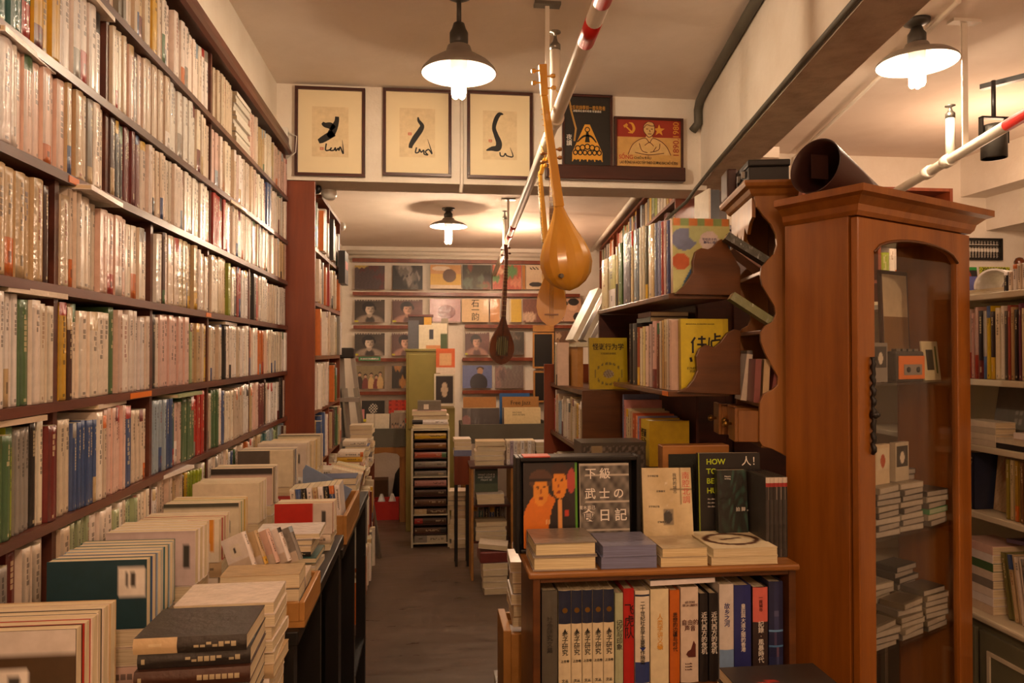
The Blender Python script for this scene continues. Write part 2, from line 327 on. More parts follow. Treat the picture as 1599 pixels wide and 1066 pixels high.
# black poster: figure in a cone of light
t, W, H, fw = frame(877, 151, 955, 264, 'black framed poster with an orange cone and line figures on the ledge', 'mahog', .012)
MB().box(-W / 2 + fw, W / 2 - fw, -.012, -.005, fw, H - fw, C('#26221f')).build('poster_sheet', 'print', t)
m = MB(); m.prism([(-.30 * W, .13 * H), (.30 * W, .13 * H), (.30 * W, .22 * H), (.05 * W, .60 * H), (-.05 * W, .60 * H), (-.30 * W, .22 * H)], -.0128, -.012); m.build('orange_cone', 'goldink', t)
m = MB(); rnd = random.Random(3)
def loop(cx, cz, rx, rz, wd, n=10):
    ribbon(m, [(cx + rx * math.cos(k * 2 * math.pi / n), cz + rz * math.sin(k * 2 * math.pi / n)) for k in range(n + 1)], [wd] * (n + 1), -.0131, n=2)
loop(0, .53 * H, .045 * W, .03 * H, .009 * W)
ribbon(m, [(0, .50 * H), (0, .36 * H)], [.02 * W, .05 * W], -.0131)
ribbon(m, [(-.20 * W, .36 * H), (-.07 * W, .44 * H), (.07 * W, .44 * H), (.18 * W, .36 * H)], [.010 * W, .02 * W, .02 * W, .010 * W], -.0131)
for k in range(5): loop((k - 2) * .095 * W, .30 * H - abs(k - 2) * .012 * H, .05 * W, .035 * H, .011 * W)
for k in range(6): loop((k - 2.5) * .095 * W, .22 * H, .04 * W, .03 * H, .011 * W)
m.build('ink_figures', 'ink', t)
m = MB()
for k in range(9): ribbon(m, [((k - 4) * .068 * W, .155 * H), ((k - 4) * .075 * W, .10 * H + .02 * H * (k % 2))], [.02 * W, .008 * W], -.0131)
m.build('orange_drips', 'goldink', t)
text('從反抗詩學到一首失敗者', .024, 'goldink', t, (0, -.013, H * .82), (R(90), 0, 0), 'poster_title', maxw=W * .72)
text('詩歌與社會的相遇 新書講座', .012, 'whiteink', t, (0, -.013, H * .775), (R(90), 0, 0), 'poster_subtitle', maxw=W * .66)
text('夜\n讀', .030, 'whiteink', t, (-.36 * W, -.013, H * .38), (R(90), 0, 0), 'side_writing')
# red and yellow political poster
t, W, H, fw = frame(958, 187, 1065, 264, 'framed red and yellow poster of a man writing, on the ledge', 'mahog', .013)
MB().box(-W / 2 + fw, W / 2 - fw, -.012, -.005, fw, H - fw, C('#d8a860')).build('poster_sheet', 'print', t)
MB().box(-W / 2 + fw, W / 2 - fw, -.0126, -.012, H * .62, H - fw).build('red_field', 'brick', t)
m = MB(); c = (.15 * W, .76 * H); pts = []
for k in range(10):
    r = (.085 if k % 2 == 0 else .036) * W; a = math.pi / 2 + k * math.pi / 5; pts.append((c[0] + r * math.cos(a), c[1] + r * math.sin(a)))
m.prism(pts, -.0134, -.0126)
ribbon(m, [(-.30 * W, .70 * H), (-.24 * W, .71 * H), (-.215 * W, .78 * H), (-.24 * W, .87 * H), (-.29 * W, .89 * H)], [.004 * W, .015 * W, .02 * W, .015 * W, .003 * W], -.0126)
ribbon(m, [(-.34 * W, .83 * H), (-.23 * W, .69 * H)], [.011 * W] * 2, -.0127); ribbon(m, [(-.36 * W, .81 * H), (-.31 * W, .86 * H)], [.018 * W] * 2, -.0127)
m.build('yellow_emblems', 'goldink', t)
m = MB(); m.prism([(a * W, b * H) for a, b in ((-.30, .28), (-.24, .46), (-.15, .56), (-.05, .60), (-.035, .66), (-.075, .74), (-.07, .85), (-.01, .92), (.06, .90), (.085, .82), (.08, .72), (.045, .65), (.06, .60), (.17, .55), (.26, .44), (.32, .28))], -.0133, -.0126, col=C('#dfb878')); m.build('figure_shape', 'print', t)
m = MB()
for pp in ([(-.035, .66), (-.075, .74), (-.07, .85), (-.01, .92), (.06, .90), (.085, .82), (.08, .72), (.045, .65), (0, .62), (-.035, .66)], [(-.07, .80), (-.03, .86), (.03, .84), (.08, .84)], [(-.30, .28), (-.24, .46), (-.15, .56), (-.05, .60), (.01, .52), (.06, .60), (.17, .55), (.26, .44), (.32, .28)], [(-.14, .50), (-.10, .36), (-.02, .32)], [(.16, .50), (.14, .38), (.02, .33)], [(-.06, .46), (.01, .52), (.07, .45)], [(-.20, .32), (.0, .28), (.22, .32)], [(-.04, .78), (-.01, .78)], [(.03, .78), (.06, .78)], [(.01, .76), (.02, .72)], [(-.01, .685), (.04, .685)], [(.06, .34), (.11, .44)]):
    ribbon(m, [(a * W, b * H) for a, b in pp], [.0045 * W] * len(pp), -.0134, n=5)
m.build('drawn_lines', 'brownink', t)
text('SỐNG', .030, 'redink', t, (-.33 * W, -.0135, H * .225), (R(90), 0, 0), 'poster_word', maxw=.2 * W)
text('CHIẾN ĐẤU', .017, 'ink', t, (-.09 * W, -.0135, H * .215), (R(90), 0, 0), 'poster_word', maxw=.25 * W)
text('LAO ĐỘNG VÀ HỌC TẬP THEO GƯƠNG BÁC HỒ VĨ ĐẠI', .020, 'ink', t, (0, -.0135, H * .125), (R(90), 0, 0), 'poster_line', maxw=.84 * W)
text('1890.', .044, 'brick', t, (.40 * W, -.0136, H * .43), (R(90), R(-90), 0), 'poster_years', maxw=H * .33); text('1980', .044, 'goldink', t, (.40 * W, -.0136, H * .77), (R(90), R(-90), 0), 'poster_years', maxw=H * .30)
a = PY(850, 281, YB); b = PY(1066, 265, YB)
o = MB().box(a.x, b.x, YB - .05, YB - .001, a.z, b.z).build('picture_ledge', 'mahog', bevel=.006); tag(o, 'dark red wooden ledge on the beam under two posters', 'ledge')
# ================================================================ pipes, cables, cameras, track light
def pipe_pt(y): return Vector((.389 + .0458 * (y - 1.643), y, 2.38))
t = thing('sprinkler_pipe', 'white sprinkler pipe with red bands running overhead down the aisle', 'pipe', (0, 0, 0))
MB().tube([pipe_pt(-1.5), pipe_pt(7.58)], .021, 16).build('tube', 'white', t)
for y0, y1 in ((1.735, 1.86), (1.45, 1.64), (4.6, 4.75), (4.95, 5.1)): MB().tube([pipe_pt(y0), pipe_pt(y1)], .0216, 16).build('red_band', 'red', t)
for y, zt in ((2.50, 2.62), (5.65, 2.60)):
    q = pipe_pt(y); s = MB().tube([q, (q.x, q.y, zt)], .018, 12).build('riser', 'white', t)
    MB().lathe([(.019, 0), (.019, .02), (.010, .03), (.006, .045), (.006, .06), (.02, .062), (.02, .066)], 14, (q.x, q.y, zt)).build('sprinkler_head', 'steel', s)
    MB().tube([q + Vector((0, -.03, 0)), q + Vector((0, .03, 0))], .027, 14).build('coupling', 'white', t)
for y, zc in ((2.74, Z1), (5.2, Z2)):
    q = pipe_pt(y); s = MB().box(q.x - .008, q.x + .008, y - .003, y + .003, q.z, zc - .01).build('hanger', 'white', t)
    MB().box(q.x - .05, q.x + .05, y - .02, y + .02, zc - .012, zc).build('hanger_plate', 'steel', s)
def pr(y): return Vector((2.0 + .273 * (y - 2.283), y, 2.38))
t = thing('sprinkler_pipe', 'white sprinkler pipe with a red band crossing the side room', 'pipe', (0, 0, 0))
MB().tube([pr(.3), pr(4.335)], .021, 16).build('tube', 'white', t)
MB().tube([pr(1.5), pr(2.38)], .0216, 16).build('red_band', 'red', t)
q = PY(1508, 232, pr(2.83).y); q = pr(2.83)
s = MB().tube([q, (q.x, q.y, 2.55)], .018, 12).build('riser', 'white', t)
MB().lathe([(.019, 0), (.019, .02), (.010, .03), (.006, .045), (.02, .05), (.02, .054)], 14, (q.x, q.y, 2.55)).build('sprinkler_head', 'steel', s)
for y in (2.85, 3.05): MB().tube([pr(y - .03), pr(y + .03)], .028, 14).build('coupling', 'white', t)
q = pr(2.7); s = MB().box(q.x - .012, q.x + .012, q.y - .003, q.y + .003, q.z, Z1 - .01).build('hanger', 'white', t)
MB().box(q.x - .06, q.x + .06, q.y - .02, q.y + .02, Z1 - .012, Z1).build('hanger_plate', 'white', s)
jx = lambda y: bx(y) - .022
o = MB().tube([(jx(-1.5), -1.5, 2.872), (jx(3.5), 3.5, 2.872), (jx(3.62), 3.62, 2.862), (jx(3.655), 3.66, 2.83), (jx(3.655), 3.66, 2.76), (jx(3.66) - .02, 3.69, 2.73)], .022, 14).build('ceiling_conduit', 'bin')
tag(o, 'dark grey conduit bent down where the ceiling beam meets the framed posters', 'conduit')
k = lambda y: bx(y) - .010
o = MB().tube([(k(-1.5), -1.5, 2.462), (k(2.5), 2.5, 2.462), (k(3.3), 3.3, 2.46), (k(3.7) - .03, 3.68, 2.42), (1.36, 3.80, 2.38), (1.31, 3.88, 2.33), (1.25, 3.93, 2.26), (1.20, 3.95, 2.20)], .0095, 10).build('cable', 'bin')
tag(o, 'grey cable along the beam edge dropping to the far bookcase', 'cable')
p = PY(721, 200, YB); o = MB().tube([(p.x, YB - .012, Z1), (p.x, YB - .012, ZB + .01), (p.x - .005, YB - .02, ZB - .05)], .010, 10).build('wall_conduit', 'white')
tag(o, 'thin white conduit down the beam between framed calligraphy', 'conduit')
def secam(x, y, Y, s, label):
    p = PY(x, y, Y); t = thing('security_camera', label, 'security camera', p, R(-25))
    MB().lathe([(.012 * s, .0), (.030 * s, .006 * s), (.036 * s, .03 * s), (.032 * s, .062 * s), (.022 * s, .078 * s), (.004 * s, .082 * s)], 20, X=Matrix.Rotation(R(90), 4, 'X') @ Matrix.Rotation(R(180), 4, 'X')).build('housing', 'plastic', t)
    MB().lathe([(.025 * s, 0), (.025 * s, .014 * s), (.016 * s, .02 * s), (.003 * s, .021 * s)], 20, X=Matrix.Translation((0, -.072 * s, 0)) @ Matrix.Rotation(R(90), 4, 'X')).build('lens', 'black', t)
    MB().tube([(0, .02 * s, .02 * s), (-.03 * s, .05 * s, .05 * s), (-.06 * s, .05 * s, .05 * s)], .012 * s, 10).build('bracket', 'plastic', t)
secam(508, 300, 3.90, 1.0, 'white security camera on top of the red-brown bookcase end')
secam(527, 352, 4.84, .9, 'white security camera further along the bookcase behind the red-brown panel')
p = PY(440, 205, 3.68); t = thing('wall_sensor', 'small white sensor and cord high on the wall by the book cornice', 'sensor', (p.x + .01, 3.70, p.z))
MB().box(-.02, .02, -.03, 0, -.05, .02).build('case', 'plastic', t, bevel=.005)
MB().tube([(.015, -.01, .0), (.06, -.012, -.02), (.055, -.012, -.10), (.0, -.012, -.14)], .003, 8).build('cord', 'plastic', t)
# track spotlight of the side room
p = PY(1552, 220, 2.9); t = thing('track_spotlight', 'black can spotlight on a rail in the side room', 'spotlight', (p.x, 2.9, p.z))
MB().lathe([(.046, -.075), (.05, -.075), (.05, .055), (.042, .068), (.0, .07)], 24, caps=False).build('can', 'darkgrey', t)
MB().lathe([(.044, -.06), (.02, -.058), (0, -.055)], 20, caps=False).build('reflector', 'lampgrey', t)
MB().box(-.062, -.056, -.012, .012, -.01, .10).box(.056, .062, -.012, .012, -.01, .10).box(-.062, .062, -.012, .012, .095, .103).build('yoke', 'black', t)
MB().tube([(0, 0, .10), (0, 0, .26)], .009, 10).build('stem', 'black', t)
zt = p.z + .26; o = MB().box(-.13, .9, -.015, .015, 0, .022).build('spotlight_rail', 'black', loc=(p.x + .1, 2.9, zt), rot=(0, 0, R(-58)))
tag(o, 'black ceiling rail that carries the can spotlight', 'rail')
q = MB().lathe([(.06, Z1 - zt), (.06, Z1 - zt - .02), (.01, Z1 - zt - .03), (.01, .02)], 18, (.3, 0, 0)).build('rail_mount', 'black', o)

o = MB().tube([PZ(1497, 2, 2.885), PZ(1248, 238, 2.885) + Vector((0, -.03, 0))] + [Vector((PZ(1248, 238, 2.885).x, 4.645, 2.87)), Vector((PZ(1248, 238, 2.885).x, 4.645, 2.3))], .010, 8).build('ceiling_conduit', 'white')
tag(o, 'thin white conduit along the side room ceiling, past the lamp there', 'conduit')
# ================================================================ books
PAL = [('cream', '#e6d6c3', 26), ('ivory', '#efe2d5', 16), ('white', '#f0e8e4', 10), ('tan', '#c9ae84', 8), ('pale pink', '#dfbcae', 5), ('beige', '#d8c3ab', 11),
       ('grey', '#8f8880', 5), ('dark brown', '#4a2c20', 3), ('black', '#2b2623', 4), ('red', '#b03226', 3), ('orange', '#d2702a', 3), ('yellow', '#d9aa2c', 3),
       ('green', '#4f7048', 3), ('pale green', '#a9b78c', 2), ('blue', '#43598a', 3), ('teal', '#3c6a6a', 1), ('pale blue', '#9fb0c0', 2), ('maroon', '#6e2420', 2), ('lime green', '#93a524', 1)]
PC = {n: C(h) for n, h, _ in PAL}
def pick(rnd, bias=None):
    names = [n for n, _, _ in PAL]; ws = [x[2] for x in PAL]
    if bias == 'mixed': ws = [x[2] ** .6 for x in PAL]
    if bias == 'pale': ws = [x[2] if i < 6 else x[2] * .35 for i, x in enumerate(PAL)]
    if bias == 'dark': ws = [1 if i < 6 else 3 for i, x in enumerate(PAL)]
    n = rnd.choices(names, ws)[0]; c = PC[n]; k = rnd.uniform(.86, 1.06)
    return n, tuple(min(1, v * k * rnd.uniform(.97, 1.03)) for v in c)
PAGE = C('#e2d3b2')
def spine_rows(rnd, th, h, col):
    """Rows of a spine from bottom to top as (height, colour, ink or None)."""
    lum = sum(col) / 3; ink = C('#2a2420') if lum > .22 else C('#d9c9a0')
    if rnd.random() < .2 and lum > .3: ink = C(rnd.choice(['#8c2a20', '#2d3f6e', '#8a5a20']))
    alt = PC[rnd.choice(['red', 'black', 'blue', 'orange', 'yellow', 'green', 'grey', 'white', 'tan', 'pale blue', 'maroon'])]
    rows = []; style = rnd.random(); foot = rnd.uniform(.18, .4) * h if style < .20 else .1 * h
    rows.append((foot * .35, alt if style < .20 else col, None)); rows.append((foot * .3, alt if style < .20 else col, ink)); rows.append((foot * .35, alt if style < .20 else col, None))
    g = min(.30 * th, .0085); used = foot; top = .08 * h; head = rnd.uniform(.12, .25) * h if .2 < style < .32 else top
    n = rnd.randint(4, 11); n = max(1, min(n, int((h - foot - head) * .8 / (g * 1.25))))
    tail = h - foot - head - n * g * 1.25
    rows.append((max(tail, .001), col, None))
    for i in range(n): rows.append((g, col, ink)); rows.append((g * .25, col, None))
    rows.append((head, alt if .2 < style < .32 else col, None)); return rows
def spine_geo(mb, rnd, th, h, d, col, X=None, mi=0, full=True, rows=None):
    """A closed paperback: decorated rounded spine at y=0, boards and paper edges."""
    rows = rows or spine_rows(rnd, th, h, col); xs = [-.5, -.16, 0, .16, .5]; ys = [.0035, .0004, 0, .0004, .0035]; vs = []; z = 0
    tot = sum(r[0] for r in rows)
    zs = [0]
    for r in rows: z += r[0] * h / tot; zs.append(z)
    for z in zs: vs += [(xs[i] * th, ys[i] * min(1, th / .02), z) for i in range(5)]
    b = len(mb.V); mb.V += [tuple(X @ Vector(v)) if X is not None else v for v in vs]
    for j, (_, c, ink) in enumerate(rows):
        for i in range(4):
            cc = c
            if ink is not None and i in (1, 2) and rnd.random() < .72: cc = mix(ink, c, .35)
            mb.F.append([b + j * 5 + i, b + j * 5 + i + 1, b + (j + 1) * 5 + i + 1, b + (j + 1) * 5 + i]); mb.C.append(cc); mb.M.append(mi); mb.S.append(True)
    if full:
        n = len(zs) - 1; bk = len(mb.V)
        for v in ((-th / 2, d, 0), (th / 2, d, 0), (th / 2, d, h), (-th / 2, d, h)): mb.V.append(tuple(X @ Vector(v)) if X is not None else v)
        L = [b + j * 5 for j in range(n + 1)]; Rr = [b + j * 5 + 4 for j in range(n + 1)]
        for f, c in ((L[::-1] + [bk, bk + 3][0:0] + [bk, bk + 3], col), (Rr + [bk + 2, bk + 1], col), ([b + n * 5 + i for i in range(5)] + [bk + 2, bk + 3], PAGE), ([b + i for i in range(5)][::-1] + [bk, bk + 1], PAGE), ([bk + 1, bk, bk + 3, bk + 2][::-1], PAGE)):
            mb.F.append(f); mb.C.append(c); mb.M.append(mi); mb.S.append(False)
def cover_book(name, label, cat, group, th, h, d, col, page=PAGE, front=None, back=None, spine=None, mat='print', seed=0, nx=20, ny=26, hard=False):
    """A book with a cover (board, spine, board) and its page block as a part; spine at y=0 facing -y, front board +x."""
    rnd = random.Random(seed); T = th / 2; t = .0028 if hard else .0016; ins = .004 if hard else .0008; mb = MB()
    mb.prism([(-T, 0), (T, 0), (T, d), (T - t, d), (T - t, t), (-T + t, t), (-T + t, d), (-T, d)], 0, h, 'xy', col)
    if spine != 'plain': spine_geo(mb, rnd, th, h, d, col, Matrix.Translation((0, -.0036, 0)), full=False, rows=spine)
    if front: mb.grid((T + .0003, 0, 0), (0, d, 0), (0, 0, h), nx, ny, front)
    if back: mb.grid((-T - .0003, d, 0), (0, -d, 0), (0, 0, h), nx, ny, back)
    o = mb.build(name, mat); tag(o, label, cat, group)
    MB().box(-T + t, T - t, t, d - ins, ins, h - ins, page).build('page_block', 'page', o)
    return o
def put(o, dims, center, rot):
    """Place a book so that the middle of its box is at center. rot: Euler or Matrix."""
    th, h, d = dims; M = rot.to_3x3() if isinstance(rot, Matrix) else rot.to_matrix()
    o.rotation_euler = M.to_euler(); o.location = Vector(center) - M @ Vector((0, d / 2, h / 2)); return o
def flat(rz): return Euler((0, 0, rz)).to_matrix() @ Euler((0, R(90), 0)).to_matrix()           # lying, spine towards -y at rz=0
def upright(rz): return Euler((0, 0, rz)).to_matrix()                                             # standing, spine towards -y at rz=0
def on_edge(tilt=0, rz=0):                                                                         # standing on its spine, back board to -y
    B = Matrix(((0, 0, 1), (1, 0, 0), (0, 1, 0)))
    return Euler((0, 0, rz)).to_matrix() @ Euler((tilt, 0, 0)).to_matrix() @ B
def sticker(bg, bands, sx=.78, sz=.1, w=.16, h=.2, white=C('#efe8dc')):
    """A cover painter: colour bands by height and a price label with bars."""
    def fn(u, v):
        c = bg
        for v0, v1, cc in bands:
            if v0 <= v < v1: c = cc
        if sx and sx <= u <= sx + w and sz <= v <= sz + h:
            c = white
            if sx + .3 * w < u < sx + .7 * w and sz + .3 * h < v < sz + .78 * h and int((u - sx) / w * 30) % 2: c = C('#4a4640')
        return c
    return fn
# ---------------------------------------------------------------- the book wall on the left
XS = -.70; SH = [1.050, 1.266, 1.486, 1.705, 1.923, 2.121, 2.335]; TOP = 2.545; UPR = [.82, 1.15, 1.48, 1.96, 2.44, 2.98, 3.70]
t = thing('wall_bookcase', 'tall red-brown bookcase covering the whole wall, packed with books', 'bookcase', (-.8, 2.2, 0))
def part(mb, name, mat, root, **k):
    o = mb.build(name, mat, **k); o.parent = root; o.matrix_parent_inverse = Matrix.Translation(-Vector(root.location)); return o
def worldpart(mb, name, mat, root, bevel=0, label=None):
    """A part given in world coordinates under a thing's Empty."""
    L = Matrix.LocRotScale(root.location, root.rotation_euler, None).inverted()
    mb.V = [tuple(L @ Vector(v)) for v in mb.V]; return mb.build(name, mat, root, bevel=bevel, label=label)
for z in SH + [.80, .05]: worldpart(MB().box(-.895, XS + .008, .6, 3.70, z - .018, z), 'shelf', 'shelf', t)
UPH = [.82, 1.70, 2.47, 3.70]                                        # the upper rows are divided more widely
for y in UPR: worldpart(MB().box(-.895, XS - .004, y - .008, y + .008, 0, SH[4] - .0181), 'upright', 'shelf', t)
for y in UPH: worldpart(MB().box(-.895, XS - .006, y - .007, y + .007, SH[4] + .0001, TOP), 'upright', 'shelf', t)
worldpart(MB().box(-.899, -.89, .6, 3.70, 0, TOP), 'back_panel', 'shelf', t)
worldpart(MB().prism([(-.89, TOP), (-.685, TOP), (-.675, 2.555), (-.69, 2.60), (-.69, 2.625), (-.89, 2.625)], .6, 3.70, 'xz'), 'cornice', 'shelf', t)
for (a, b, z) in ((1.80, 1.93, SH[2]), (2.38, 2.43, SH[3]), (1.50, 1.54, SH[4])): worldpart(MB().box(XS + .0082, XS + .0092, a, b, z - .016, z - .003), 'price_tag', 'orange', t)
rnd = random.Random(11); cand = []
for r, z in enumerate(SH):
    ceil_z = (SH + [TOP + .018])[r + 1] - .018
    UP_ = UPR if r < 4 else UPH
    for b in range(len(UP_) - 1):
        y = UP_[b] + .009; end = UP_[b + 1] - .009; k = 0; run = None; items = []
        while True:
            if run is None or run[0] <= 0:
                nm, c = pick(rnd, ('pale' if rnd.random() < (.35 if r == 3 else .55) else None) if r > 2 else 'mixed' if rnd.random() < .55 else None)
                if r == 1 and b in (3,): nm, c = pick(rnd, 'dark')
                run = [rnd.choice([1, 1, 1, 1, 2, 3, 4, 6]), nm, c, rnd.uniform(.014, .038), rnd.uniform(.172, min(.194, ceil_z - z - .003)), rnd.random() < .8]
            run[0] -= 1; th = run[3] * rnd.uniform(.95, 1.05); h = min(run[4] * rnd.uniform(.985, 1.01), ceil_z - z - .003)
            if y + th > end: break
            if r == 6 and y < 2.97 and y + th > 2.735: y = 2.971; continue
            if y > .99: items.append((r, b, k, y + th / 2, th * .965, h, z, run[1], run[2], run[5], rnd.random()))
            y += th + .0006; k += 1
        for q in items: cand.append(q + (len(items),))
near = sorted([q for q in cand if q[3] > 1.22 and q[0] > 0 or q[3] > 1.6], key=lambda q: q[3])
solo = set((q[0], q[1], q[2]) for q in near[:286]); rest = MB(); ROWN = ['lowest', 'second-lowest', 'third-lowest', 'middle', 'third-highest', 'second-highest', 'highest']
for (r, b, k, y, th, h, z, nm, c, wrapped, sd, tot) in cand:
    M = Matrix.Translation((XS + rnd.uniform(-.006, .008), y, z + .0008)) @ Matrix.Rotation(R(90), 4, 'Z') @ Matrix.Rotation(R(rnd.uniform(-.25, .25)), 4, 'Y')
    rr = random.Random(sd); d = .145
    if (r, b, k) in solo:
        mb = MB(); spine_geo(mb, rr, th, h, d, c)
        o = mb.build('paperback', 'wrap' if wrapped else 'print'); o.matrix_world = M
        bn = b - 1 if r < 4 else b
        if bn <= 0: lab = f'{nm} paperback, {ordn(tot - 1 - k)} before the first upright, {ROWN[r]} row of the book wall'
        else: lab = f'{nm} paperback, {ordn(k)} along the {ordn(bn)} bay, {ROWN[r]} row of the book wall'
        tag(o, lab, 'book', 'paperbacks on the book wall')
    else: spine_geo(rest, rr, th, h, d, c, M)
o = rest.build('shelved_books', 'wrap'); tag(o, 'densely packed pale paperbacks filling the far bays of the book wall', 'books', None, 'stuff')
# books lying across the tops of the rows, and the pale stack by the cornice
rnd = random.Random(5)
z = SH[6]
for i in range(13):
    th = .0145; o = cover_book('magazine', f'pale folded magazine, {ordn(i)} from the bottom of the stack under the cornice', 'magazine', 'magazine stack under the cornice', th, .21, .145, mix(C('#e9e2d6'), C('#cfc8bc'), rnd.random()), spine='plain')
    put(o, (th, .21, .145), (XS - .075 + rnd.uniform(-.006, .006), 2.855 + rnd.uniform(-.008, .008), z + .0073 + i * .0146), flat(R(90)))
for r, y, nm in ((3, 1.62, 'white'), (2, 1.40, 'cream'), (1, 1.33, 'beige'), (0, 1.72, 'white'), (0, 2.12, 'white'), (1, 2.2, 'pale green'), (4, 1.36, 'white'), (4, 2.75, 'tan'), (5, 1.6, 'cream'), (1, 1.72, 'cream'), (2, 2.7, 'white')):
    th = .010; hz = max(q[5] for q in cand if q[0] == r and abs(q[3] - y) < .12)
    o = cover_book('paperback', f'{nm} paperback lying across the {ROWN[r]} row of books ' + ('near the picture edge' if y < 1.48 else 'just before the first upright' if r > 3 and y < 1.7 else 'beyond the second upright' if r > 3 else 'in the first full bay' if y < 1.96 else 'in the second bay' if y < 2.44 else 'in the third bay'), 'book', 'books lying on the rows', th, .19, .12, PC[nm], spine='plain', mat='wrap')
    put(o, (th, .19, .12), (XS - .06 + rnd.uniform(0, .03), y, SH[r] + hz + th / 2 + .001), flat(R(90 + rnd.uniform(-6, 6))))
# ---------------------------------------------------------------- the bookcase end and the far left bookcase
XE = -.565
t = thing('side_bookcase', 'tall bookcase beyond the red-brown end panel, running to the record wall', 'bookcase', (-.7, 4.2, 0))
worldpart(MB().box(-.745, XE, 3.712, 3.735, 0, ZB - .003), 'end_panel', 'panel', t, .002)
SH2 = [.10, .42, .74, 1.02, 1.29, 1.56, 1.83, 2.10]
for z in SH2 + [ZB - .02]: worldpart(MB().box(-.88, XE, 3.94 if z > 2.3 else 3.736, 4.74, z - .02, z), 'shelf', 'panel', t)
for y in (4.25, 4.75): worldpart(MB().box(-.88, XE - .002, y - .01, y + .01, 0, ZB - .04), 'upright', 'panel', t)
rnd = random.Random(21)
for r, z in enumerate(SH2[2:]):
    y = 3.76; k = 0
    while y < 4.7:
        th = rnd.uniform(.025, .06); nm, c = pick(rnd, 'mixed'); h = rnd.uniform(.19, .238)
        if any(abs(y + th / 2 - u) < th / 2 + .015 for u in (4.25, 4.75)): y += .03; continue
        if rnd.random() < .08: y += rnd.uniform(.03, .06); continue
        mb = MB(); spine_geo(mb, rnd, th, h, .14, c); o = mb.build('shelved_book', 'print')
        o.matrix_world = Matrix.Translation((XE - .005 + rnd.uniform(-.02, .03), y + th / 2, z + .001)) @ Matrix.Rotation(R(90), 4, 'Z')
        tag(o, f'{nm} book, {ordn(k)} from the red-brown panel, {ordn(r)} shelf up of the side bookcase', 'book', 'books of the side bookcase'); y += th + .001; k += 1
p = PY(531, 420, 4.72); o = MB().box(-.02, .02, -.09, .09, -.10, .10, C('#2a2422')).box(.0201, .021, -.07, .06, -.01, .04, C('#b02a20')).build('hanging_record_case', 'print', loc=(-.538, 4.68, p.z)); tag(o, 'black and red sleeve sticking out of the side bookcase by the far wall', 'sleeve')
# ---------------------------------------------------------------- display tables and piles on the left
def table(y0, y1, x1, z, label, x0=-.69):
    t = thing('display_table', label, 'table', ((x0 + x1) / 2, y0, 0))
    worldpart(MB().box(x0, x1, y0, y1, z - .03, z), 'table_top', 'black', t, .003)
    for xx in (x0 + .03, x1 - .03):
        for yy in (y0 + .03, y1 - .03): worldpart(MB().box(xx - .02, xx + .02, yy - .02, yy + .02, 0, z - .03), 'leg', 'black', t)
    worldpart(MB().box(x0 + .015, x1 - .015, y0 + .02, y1 - .02, .28, .30), 'lower_shelf', 'black', t)
    worldpart(MB().box(x0 + .012, x1 - .012, (y0 + y1) / 2 - .01, (y0 + y1) / 2 + .01, .30, z - .03), 'divider', 'black', t)
    return t
ZT = .80
table(.75, 3.42, -.479, ZT, 'long black table under the face-on books along the book wall')
table(.75, 1.575, -.272, ZT, 'black table under the dark spined pile at the bottom of the picture', -.475)
table(1.58, 2.40, -.272, .998, 'higher black table carrying the shallow pine tray', -.475)
table(2.42, 3.42, -.278, .944, 'black table carrying the pine tray with the blue folder', -.475)
def tray(x0, x1, y0, y1, z0, z1, label):
    t = thing('wooden_tray', label, 'tray', ((x0 + x1) / 2, (y0 + y1) / 2, z0)); w = .012
    worldpart(MB().box(x0, x1, y0, y1, z0, z0 + w), 'bottom', 'pine', t)
    for a in ((x0, x0 + w, y0, y1), (x1 - w, x1, y0, y1)): worldpart(MB().box(*a, z0 + w, z1), 'side', 'pine', t, .002)
    for a in ((x0 + w, x1 - w, y0, y0 + w), (x0 + w, x1 - w, y1 - w, y1)): worldpart(MB().box(*a, z0 + w, z1), 'end', 'pine', t, .002)
tray(-.462, -.262, 1.60, 1.83, .999, 1.052, 'shallow pine tray of books sticking out over the aisle')
tray(-.472, -.272, 2.48, 2.93, .945, 1.04, 'pine tray with an upright blue folder, on the middle table')
BOOK = dict(n=0)
def pile(cx, y0, w, d, z0, ztop, th, pal, where, rz=0, jit=.006, group='book piles on the left tables', fore=None, mat='print', rndseed=0, hard=False):
    """A pile of flat books, bottom to top, long side across; returns its top height."""
    rnd = random.Random(rndseed); n = max(1, round((ztop - z0) / th)); th = (ztop - z0) / n
    for i in range(n):
        nm, c = pal[i % len(pal)] if isinstance(pal, list) else pick(rnd, pal)
        hh = w * rnd.uniform(.95, 1.0); dd = d * rnd.uniform(.95, 1.0); f = rnd.random() < .5 if fore is None else fore
        pos = 'topmost' if i == n - 1 else 'lowest' if i == 0 else f'{ordn(i)} up'
        o = cover_book('stacked_book', f'{nm} book, {pos} of the pile {where}', 'book', group, th * .97, hh, dd, c, seed=BOOK['n'], mat=mat, hard=hard); BOOK['n'] += 1
        put(o, (th * .97, hh, dd), (cx + rnd.uniform(-jit, jit), y0 + d / 2 + rnd.uniform(-jit, jit), z0 + th * (i + .5)), flat(rz + (math.pi if f else 0) + R(rnd.uniform(-2.5, 2.5))))
    return z0 + n * th
def facing(cx, y0, w, hgt, z0, ths, cols, front, where, group='books standing face-on along the book wall', mat='print'):
    """Books on their long edge, one behind another; the first shows its cover."""
    y = y0
    for i, (th, (nm, c)) in enumerate(zip(ths, cols)):
        pos = 'front' if i == 0 else ordn(i)
        o = cover_book('face_on_book', f'{nm} book, {pos} in the face-on block {where}', 'book', group, th, w, hgt, c, back=front if i == 0 else None, seed=BOOK['n'], mat=mat, spine='plain', nx=14, ny=40); BOOK['n'] += 1
        put(o, (th, w, hgt), (cx + (i % 3 - 1) * .002, y + th / 2, z0 + hgt / 2), on_edge()); y += th + .0008
    return y
